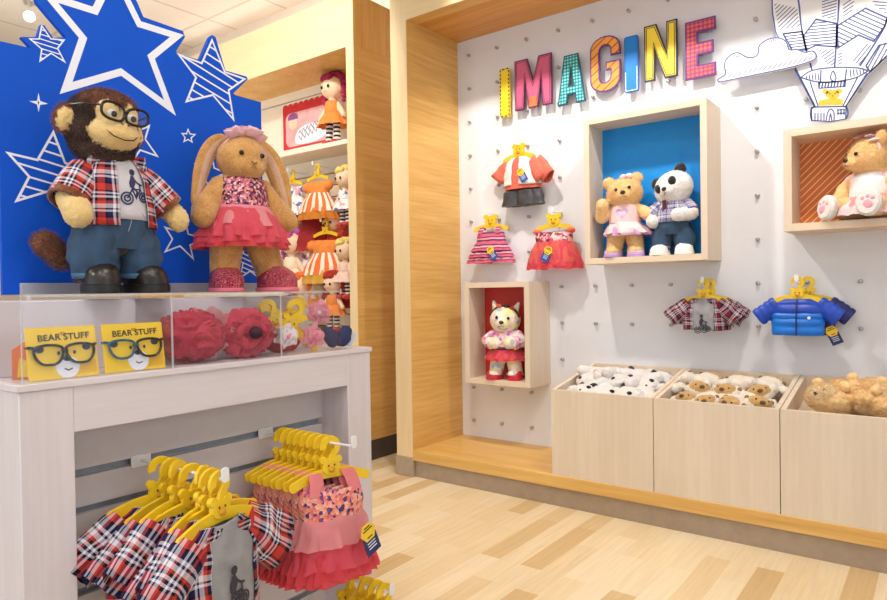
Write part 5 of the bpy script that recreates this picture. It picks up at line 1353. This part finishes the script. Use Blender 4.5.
def gold_skin(label, loc, rz, seed):
    rnd = random.Random(seed); P = []
    P += [('e', (0, 0, .05), (.090, .075, .050), None, 0), ('e', (.01, .07, .052), (.085, .075, .046), None, 0), ('e', (0, -.03, .072), (.055, .045, .036), None, 1)]
    for i in range(9):
        a = rnd.uniform(0, 6.28); q = rnd.uniform(.05, .09); P.append(('e', (q*math.cos(a), .03+q*math.sin(a), rnd.uniform(.03, .085)), (.034, .032, .026), None, rnd.choice((0, 0, 1))))
    def ex(r):
        MB().ball((.0, -.070, .078), (.010, .008, .008)).build('nose', plain('dark_nose', (54, 36, 34), .35), r)
        for s in (-1, 1):
            MB().ball((s*.026, -.056, .094), (.007, .006, .006)).build('eye', black, r)
            MB().ball((s*.058, .006, .108), (.024, .014, .020), jit=.004).build('ear', fur('shaggy_gold', (250, 214, 156), (230, 182, 118), 90), r)
    return skin(label, 'golden_bear_skin', loc, rz, P, [fur('shaggy_gold', (250, 214, 156), (230, 182, 118), 90), fur('pale_gold', (252, 232, 194), (240, 204, 150), 90)], 'golden skins in the third bin', ex, .006, .007)
gold_skin('shaggy golden bear skin at the left of the third bin', (-.350, 2.86, tray_z(2.86)+.036), R(-35), 1)
gold_skin('shaggy golden bear skin right of the first one in the third bin', (-.165, 2.85, tray_z(2.85)+.036), R(60), 2)
gold_skin('shaggy golden bear skin at the back of the third bin', (-.24, 3.00, tray_z(3.00)+.022), R(150), 3)

# ------------------------------------------------------------------ clear tray contents
def text_mesh(s, size):
    c = bpy.data.curves.new('t', 'FONT'); c.body = s; c.size = size; c.align_x = 'CENTER'; c.extrude = .0002; c.offset = .0004; c.space_character = 1.05
    o = bpy.data.objects.new('t', c); col.objects.link(o); bpy.context.view_layer.update()
    me = bpy.data.meshes.new_from_object(o.evaluated_get(bpy.context.evaluated_depsgraph_get())); bpy.data.objects.remove(o); me.transform(Matrix.Rotation(R(90), 4, 'X')); return me
ybk = plain('packet_yellow', (246, 206, 44), .35, noise_amt=.02); ydk = plain('packet_gold', (228, 176, 20), .35)
def packet(label, loc, rz, rim_cols):
    r = thing('glasses_packet', label, 'packet', loc, rz, 'yellow glasses packets')
    r.rotation_euler = (R(-9), 0, rz)
    w, h = .122, .096; fr = ((0, 0, 0), (1, 0, 0), (0, 0, 1), (0, -1, 0))
    c = MB().prism([(-w/2, 0), (w/2, 0), (w/2, h), (-w/2, h)], fr, .002).build('card', ybk, r)
    MB().prism([(.012, .006), (w/2-.004, .006), (w/2-.004, .030), (.012, .030)], fr, .0003, 0, .002).build('gold_panel', ydk, c)
    # the two words, drawn a little unevenly
    for s, x, z in (('BEAR', -.022, .071), ('STUFF', .026, .072)):
        me = text_mesh(s, .0165); o = bpy.data.objects.new('title_print', me); col.objects.link(o); o.parent = c; o.location = (x, -.0023, z); o.rotation_euler = (0, R(-1.5), 0); me.materials.clear(); me.materials.append(blacksoft)
    mb = MB(); mb.prism(arcpts(.002, .083, .006, .0035, 0, 330, 11), fr, .0003, 0, .002); mb.build('small_emblem', plain('gold_ink', (200, 140, 30), .5), c)
    mb = MB().prism(arcpts(.006, .020, .021, .020, 0, 330, 15), fr, .0003, 0, .0022); mb.build('white_muzzle_print', white_line, c)
    mb = MB().prism(arcpts(.006, .036, .0075, .005, 0, 330, 11), fr, .0003, 0, .0026)
    for x in (-.008, .020): mb.prism(arcpts(x, .047, .0028, .0038, 0, 330, 9), fr, .0003, 0, .0022)
    for x in (-.040, .042): mb.prism(arcpts(x, .056, .008, .007, 0, 330, 9), fr, .0003, 0, .0020)
    mb.build('face_print', plain('print_navy', (36, 46, 74), .5), c)
    mb = MB(); ribbon_poly(mb, [(0, .018), (.006, .014), (.014, .017)], .0022, fr, .0003, .0026); mb.build('mouth_print', blacksoft, c)
    g = thing('glasses', None, None); g.parent = r
    for s, mt in ((-1, rim_cols[0]), (1, rim_cols[1])):
        pts = [(s*.0275+x, -.009, .044+z) for x, z in ((-.024, .012), (-.010, .0175), (.010, .0175), (.024, .012), (.023, -.004), (.012, -.0165), (-.010, -.0165), (-.022, -.004))]
        pts = [Vector((p[0], -.009, p[1])) for p in smooth([(p[0], p[2]) for p in pts], 4)]
        MB().tube(pts, .0026, 8, closed=True).build('rim', mt, g)
        MB().tube([(s*.052, -.009, .058), (s*.058, -.004, .060), (s*.0592, .004, .060)], .003, 8).build('temple', mt, g)
    MB().tube([(-.005, -.009, .050), (0, -.0095, .053), (.005, -.009, .050)], .003, 8).build('bridge', rim_cols[0], g)
    return r
tealb = plain('teal_gloss', (20, 92, 132), .2)
TZ = KZ+.0092
packet('yellow packet with black toy glasses at the left end of the clear tray', (-1.299, .541, TZ), R(90), (black, black))
packet('yellow packet with blue and black toy glasses, right of the first packet', (-1.299, .676, TZ), R(90-2), (tealb, black))
orange_c = plain('orange_card', (232, 120, 66), .5, noise_amt=.03)
r = thing('orange_packet', 'orange folded packet with yellow front seen through the left end of the tray', 'packet', (-1.352, .505, TZ), R(62))
MB().prism([(-.03, 0), (.05, 0), (.05, .055), (-.005, .072), (-.03, .055)], ((0, 0, 0), (1, 0, 0), (0, 0, 1), (0, -1, 0)), .006).build('card', orange_c, r, bevel=.0008)
MB().prism([(-.022, .004), (.044, .004), (-.018, .040)], ((0, -.006, 0), (1, 0, 0), (0, 0, 1), (0, -1, 0)), .001).build('yellow_front', ybk, r)
MB().ball((.006, -.008, .014), (.008, .003, .010)).build('red_seal', plain('red_print', (170, 40, 30), .5), r)
def crumple(r, k, mat, seed, amp=.30, parent=None, name='bundle', c=(0, 0, .048), rad=(.060, .046, .047)):
    mb = MB().ball((0, 0, 0), 1, 0, None, 72, 44)
    for i, v in enumerate(mb.v):
        v = Vector(v); q = v*2.3+Vector((seed*7.1, 0, 0))
        d = 1-amp*.5+amp*(1-2*abs(noise.noise(q)))*.6+amp*.5*(1-2*abs(noise.noise(q*2.4)))*.5
        mb.v[i] = (c[0]*k+v.x*rad[0]*k*d, c[1]*k+v.y*rad[1]*k*d, max(.0005, c[2]*k+v.z*rad[2]*k*d))
    return mb.build(name, mat, parent or r, smooth=60)
def rosette(label, loc, rz, k, mats, seed=0, centre=None, group=None):
    r = thing('tulle_rosette', label, 'tulle bundle', loc, rz, group)
    core = crumple(r, k, mats[0], seed)
    for i in range(4):
        f = 1-.2*i; c = Vector((.004*i, 0, .050*k)); rings = []
        for t in range(8):
            q = t/7; rr_ = k*(.010+.046*math.sin(q*1.45))*f; d = -(.030+.022*q-.034*q*q*q)*k-.006*i
            rings.append((c+Vector((0, d, 0)), Vector((rr_, 0, 0)), Vector((0, 0, rr_*.92))))
        MB().loft(rings, 120, caps=(False, False), fold=ruffle(13+3*i, .05, i*1.7), jit=.011, jf=55, seed=i+seed*3).build('tulle_frill', mats[(i+1) % len(mats)], core)
    if centre: MB().ball((.006, -.062*k, .052*k), (.014*k, .010*k, .013*k), jit=.004).build('dark_centre', centre, r)
    return r
coral2 = tulle('coral_frill', (226, 66, 98), .96); coral3 = tulle('deep_coral_frill', (204, 44, 78), .97)
r = thing('tulle_rosette', 'crumpled coral tulle bundle, left of the dark-centred one in the tray', 'tulle bundle', (-1.340, .822, TZ+.001), R(80), 'coral tulle bundles in the tray')
core = crumple(r, 1.22, coral3, 1, .34)
crumple(r, 1.0, coral2, 4, .34, core, 'tulle_fold', (.012, -.014, .056), (.056, .044, .044))
MB().loft([((.006+.004*i, .006-.004*i, .058), (.050+.006*i, 0, .004), (0, -.003*i, .048+.003*i)) for i in range(5)], 90, caps=(False, False), fold=ruffle(11, .07), jit=.010, jf=50).build('pale_rim', pale_t, core)
rosette('coral tulle bundle with dark centre, beside the tray divider', (-1.340, .962, TZ+.001), R(72), 1.15, (coral3, coral2), 2, plain('dark_plum', (56, 20, 40), .8), 'coral tulle bundles in the tray')
navyc = plain('navy_trim', (40, 44, 92), .7)
for i, (y, x, z) in enumerate(((.758, -1.395, 0), (1.008, -1.395, 0))):
    r = thing('navy_bundle', 'navy fabric bundle peeping out %s the coral tulle' % ('left of', 'right of')[i], 'fabric bundle', (x, y, TZ), 0)
    MB().ball((0, 0, .030+.012*(1-i)), (.018, .014, .030+.012*(1-i)), jit=.005).build('bundle', navyc, r)
# right cell: hair clips on small yellow hangers
def clip_flower(label, loc, rz, mat, mid, k=1.0):
    r = thing('flower_clip', label, 'hair clip', loc, rz)
    core = MB().ball((0, 0, .030*k), (.012*k, .010*k, .012*k)).build('clip_base', mid, r)
    for i in range(4):
        c = Vector((0, -.006-.004*i, .030*k)); f = 1-.2*i
        MB().loft([(c+Vector((0, -.010*math.sin(q*2.2), 0)), Vector(((.004+.028*q)*k*f, 0, 0)), Vector((0, 0, (.004+.028*q)*k*f))) for q in (0, .2, .4, .6, .8, 1)], 90, caps=(False, False), fold=ruffle(6+i, .10, i), jit=.009, jf=70, seed=i).build('petals', mat, core)
    MB().ball((0, -.026, .030*k), (.006*k, .005*k, .006*k)).build('flower_centre', mid, r)
    return r
wpet = tulle('white_petal', (246, 238, 244), .96); ppet = tulle('pink_petal', (240, 168, 186), .95)
clip_flower('white flower hair clip with pink centre in the right tray cell', (-1.300, 1.052, TZ+.018), R(72), wpet, plain('pink_centre', (220, 120, 150), .6), .92)
clip_flower('fluffy pink flower hair clip in the right tray cell, lower one', (-1.300, 1.136, TZ+.010), R(70), ppet, plain('rose_centre', (206, 96, 130), .6), .98)
clip_flower('pale pink flower hair clip high at the right end of the tray', (-1.345, 1.198, TZ+.066), R(66), ppet, wpet, 1.05)
h = again(h0, 'small yellow hanger leaning behind the white flower clip in the tray', (-1.352, 1.040, TZ+.125), (R(0), R(-24), R(78))); h.scale = (.85,)*3
h = again(h0, 'small yellow hanger standing between the flower clips in the tray', (-1.335, 1.122, TZ+.122), (R(0), R(22), R(80))); h.scale = (.95,)*3
h = again(h0, 'small yellow hanger at the back of the right tray cell', (-1.372, 1.168, TZ+.128), (R(0), R(40), R(75))); h.scale = (.85,)*3
r = thing('coral_bundle', 'coral fabric lying on the floor of the right tray cell', 'fabric bundle', (-1.355, 1.085, TZ+.0005), R(75))
MB().ball((0, 0, .024), (.052, .022, .024), jit=.008).build('bundle', coral3, r)
r = thing('navy_bow', 'navy fabric bow by the right end of the clear tray', 'hair bow', (-1.300, 1.215, TZ-.001), R(70))
for s in (-1, 1): MB().ball((s*.018+.012, 0, .034), (.022, .012, .030), 0, rot(0, s*30, 0), jit=.004).build('bow_loop', navyc, r)
r = thing('price_tag', 'small yellow and silver card tag at the right end of the console top', 'tag', (-1.292, 1.262, TZ+.003), R(62))
MB().prism([(-.022, .010), (.006, -.002), (.026, .034), (-.002, .048)], ((0, 0, 0), (1, 0, 0), (0, 0, 1), (0, -1, 0)), .0015).build('card', plain('silver_card', (196, 200, 214), .4), r)
MB().prism([(-.018, .012), (-.004, .006), (.012, .036), (-.002, .044)], ((0, -.0016, 0), (1, 0, 0), (0, 0, 1), (0, -1, 0)), .0006).build('yellow_print', paper_y, r)

# ------------------------------------------------------------------ goods in the oak cabinet
def C(x, y, Y): return on(x, y, 1, Y)
po_ = [C(283, 108, 3.098), C(283, 150, 3.098), C(331, 140, 3.098), C(331, 93, 3.098)]
x0, x1, zt, zb = po_[0].x, po_[3].x, 2.352, 2.03
r = thing('poster', 'pink and red poster with a scalloped top edge above the cabinet shelf', 'poster', (x0, 3.098, zb))
fr = ((0, 0, 0), (1, 0, 0), (0, 0, 1), (0, -1, 0)); w, h = x1-x0, zt-zb
sc = [(0, 0), (w, 0)]; k = 9
for i in range(k): sc += arcpts(w-(i+.5)*w/k, h-.022, w/k/2, .020, 0, 180, 5)
MB().prism(sc, fr, .002).build('poster_sheet', plain('poster_red', (214, 44, 52), .5), r)
MB().prism(rr(.03, w-.012, .012, h-.07, .05), fr, .0004, 0, .002).build('pink_print', plain('poster_pink', (246, 176, 178), .5, noise_amt=.1, nscale=12), r)
MB().prism(smooth([(.14, .03), (.34, .02), (.46, .06), (.42, .13), (.28, .15), (.16, .12)], 4), fr, .0004, 0, .0024).build('cloud_print', white_line, r)
mb = MB()
for j, z in enumerate((.10, .058)): ribbon_poly(mb, [(.17+.013*i, z+.022*math.sin(i*2.1+j)*(.8 if i % 3 else 1.2)+.003*i) for i in range(17)], .005, fr, .0004, .0028)
mb.build('scribble_print', plain('poster_grey', (120, 96, 120), .6), r)
mb = MB().prism(arcpts(.11, .18, .045, .05, 0, 345, 20), fr, .0004, 0, .0024); mb.build('face_print', plain('poster_peach', (250, 214, 186), .5), r)
mb = MB().prism(arcpts(.11, .215, .055, .035, -20, 200, 14), fr, .0004, 0, .0028); mb.build('hair_print', plain('poster_violet', (150, 80, 150), .5), r)
skin_m = plain('doll_skin', (250, 214, 180), .6, noise_amt=.02)
def doll(label, loc, rz, hair, dressm, legm, k=1.0, sit=False):
    r = thing('rag_doll', label, 'doll', loc, rz, scale=k)
    P = [('e', (0, 0, .36), (.080, .066, .072), None, 0), ('c', (0, 0, .29), (0, 0, .25), .024, .03, 0), ('e', (0, 0, .21), (.052, .042, .06), None, 0), ('c', (-.045, 0, .25), (-.10, -.01, .18), .018, .018, 0), ('c', (.045, 0, .25), (.10, -.01, .18), .018, .018, 0), ('c', (-.030, 0, .16), (-.036, -.004, .03), .022, .022, 1), ('c', (.030, 0, .16), (.036, -.004, .03), .022, .022, 1)]
    fuse(P, 'body', [skin_m, legm], r, .007, 2, 0)
    hb = MB(); rnd = random.Random(5)
    for i in range(26):
        a = rnd.uniform(0, 6.28); q = rnd.uniform(.2, 1); z = .40+.035*math.sqrt(max(0, 1-q*q))
        hb.ball((.078*q*math.cos(a), .012+.062*q*math.sin(a), z), .024, 0, None, 10, 6, jit=.004)
    for s in (-1, 1):
        for j in range(5): hb.ball((s*(.080+.004*(j % 2)), .012, .38-.026*j), .022-.002*j, 0, None, 10, 6, jit=.004)
    hb.build('hair', hair, r)
    for s in (-1, 1): MB().ball((s*.028, -.064, .352), (.010, .004, .011)).build('eye', black, r)
    line(r, 'mouth', [(-.014, -.064, .326), (0, -.067, .321), (.014, -.064, .326)], .0016, plain('red_print', (170, 40, 30), .5))
    d = MB().loft(rowrings([(.20, 0, 0, .056, .047), (.24, 0, 0, .055, .046), (.272, 0, 0, .044, .040)]), 26, caps=(False, False)).build('dress', dressm, r, solid=.002)
    MB().loft(rowrings([(.205, 0, 0, .056, .047), (.165, 0, 0, .086, .070), (.125, 0, 0, .108, .086)], 4), 70, caps=(False, False), fold=ruffle(9, .07), jit=.003).build('skirt', dressm, d)
    for s in (-1, 1): MB().ball((s*.038, -.014, .020), (.026, .042, .020)).build('shoe', plain('doll_shoe', (206, 64, 56), .4), r)
    return r
hair_r = plain('magenta_yarn', (168, 36, 84), .9, noise_amt=.15, nscale=60, bumps=.5); hair_p = plain('violet_yarn', (190, 90, 170), .9, noise_amt=.15, nscale=60, bumps=.5); hair_o = plain('auburn_yarn', (176, 52, 40), .9, noise_amt=.15, nscale=60, bumps=.5)
ora = stripes('orange_white_stripe', [(0, (240, 116, 44)), (.5, (250, 236, 218))], .050, 0, 0, 'UV', .7); orp = plain('orange_cotton', (242, 142, 62), .8, noise_amt=.06, bumps=.3)
bws = stripes('black_white_hoops', [(0, (34, 30, 34)), (.5, (240, 236, 232))], .026, 2, 0, 'Object', .8)
p = C(333.5, 138, 2.98)
doll('rag doll with magenta hair and striped legs standing on the cabinet shelf', (p.x, 2.98, 1.9455), R(0), hair_r, orp, bws, 1.06)
rdk = tulle('dark_red_net', (190, 34, 40), .95)
def hung_dress(label, px_, Y, z, body, skirtm, under=None, k=1.0, rz=0):
    x = C(px_, 200, Y).x
    wall_h = make_hook('white hook of the ' + label.split(',')[0], (x, 3.0985, z), 3.0985-Y+.04, 0)
    again(h0, 'yellow hanger holding the ' + label.split(',')[0], (x, Y, z+.003), R(rz), 'hangers in the oak cabinet')
    r = thing('doll_dress', label, 'dress', (x, Y, z+.003), R(rz), scale=k)
    MB().loft(rowrings([(-.17, 0, 0, .082, .04), (-.13, 0, 0, .084, .04), (-.10, 0, 0, .070, .03)]), 28, caps=(False, True), jit=.004).build('bodice', body, r)
    for s in (-1, 1): MB().ball((s*.088, 0, -.125), (.036, .026, .030), jit=.005).build('puff_sleeve', body, r)
    MB().loft(rowrings([(-.165, 0, 0, .083, .042), (-.22, 0, 0, .125, .062), (-.28, 0, 0, .150, .076)], 4), 90, caps=(False, False), fold=ruffle(10, .06), jit=.004).build('skirt', skirtm, r)
    if under: MB().loft(rowrings([(-.25, 0, 0, .130, .066), (-.30, 0, 0, .155, .08), (-.325, 0, 0, .160, .084)], 4), 90, caps=(False, False), fold=ruffle(14, .09), jit=.005).build('net_hem', under, r)
    return r
whd = cells('white_blue_print', [(246, 242, 240), (246, 240, 236), (90, 120, 180), (250, 246, 242), (240, 170, 180), (246, 242, 240)], 40, .8, 0)
hung_dress('white printed dress, left on the upper cabinet row', 293, 2.99, 1.835, whd, whd, None, 1.1)
hung_dress('orange and white striped dress, centre of the upper cabinet row', 318, 2.95, 1.835, orp, ora, tulle('orange_net', (240, 150, 40), .95), 1.12)
hung_dress('dark red net dress below the upper striped dress', 312, 3.0, 1.68, rdk, rdk, rdk, 1.25)
hung_dress('orange striped dress with gold hem, lower cabinet row', 325, 2.93, 1.46, orp, ora, tulle('gold_net', (246, 190, 70), .95), 1.25, 6)
hung_dress('auburn net dress, right on the lower cabinet row', 338, 3.0, 1.52, hair_o, rdk, None, 1.2)
hung_dress('cream and orange ruffled dress, lowest in the cabinet', 312, 2.95, 1.24, plain('cream_cotton', (248, 226, 196), .8, bumps=.3), tulle('cream_net', (250, 232, 206), .95), tulle('orange_net', (240, 150, 40), .95))
hung_dress('dark red ruffled dress, lowest at the right in the cabinet', 336, 2.96, 1.22, hair_o, rdk, rdk, 1.0)
def held(label, px_, py_, Y, hair, dm, k, rz=0):
    p = C(px_, py_, Y)
    # dolls sit on small clear ledges hooked to the slats
    d = doll(label, (p.x, Y, p.z-.36*k), R(rz), hair, dm, bws, k)
    l = thing('slat_ledge', 'clear ledge under the ' + label.split(',')[0], 'ledge', (p.x, Y, p.z-.36*k-.006))
    MB().box(-.10, .10, -.06, 3.099-Y, 0, .0055).build('ledge_plate', acrylic, l); MB().box(-.10, .10, 3.0955-Y, 3.099-Y, 0.0056, .05).build('ledge_lip', acrylic, l)
    return d
held('rag doll with violet hair and cream dress, at the left of the cabinet', 292, 243, 2.93, hair_p, plain('cream_cotton', (248, 226, 196), .8, bumps=.3), 1.1, 8)
held('blonde rag doll in white print dress, right end of the upper cabinet row', 345, 178, 2.88, plain('blonde_yarn', (246, 214, 120), .9, noise_amt=.1, bumps=.5), whd, .85, -8)
held('blonde rag doll in blush dress, right end of the lower cabinet row', 345, 250, 2.88, plain('blonde_yarn', (246, 214, 120), .9), plain('blush_cotton', (246, 206, 190), .8, bumps=.3), .85, -8)
held('rag doll with auburn curls, lowest at the right of the cabinet', 333, 283, 2.86, hair_o, orp, .85, 4)
held('rag doll with orange curls, lowest in the middle of the cabinet', 300, 285, 2.88, plain('orange_yarn', (236, 120, 60), .9, noise_amt=.1, bumps=.5), whd, .9, 4)

hung_dress('cream frilled dress behind the violet-haired doll in the cabinet', 296, 3.0, 1.48, plain('cream_cotton', (248, 226, 196), .8, bumps=.3), tulle('cream_net', (250, 232, 206), .95), tulle('peach_net', (248, 190, 150), .95), 1.15)
held('rag doll with magenta curls, between the striped dresses in the cabinet', 309, 246, 2.99, hair_r, whd, 1.0, 4)
held('red-curled rag doll in orange, behind the lower cabinet row', 334, 222, 3.0, hair_o, orp, .9, 0)
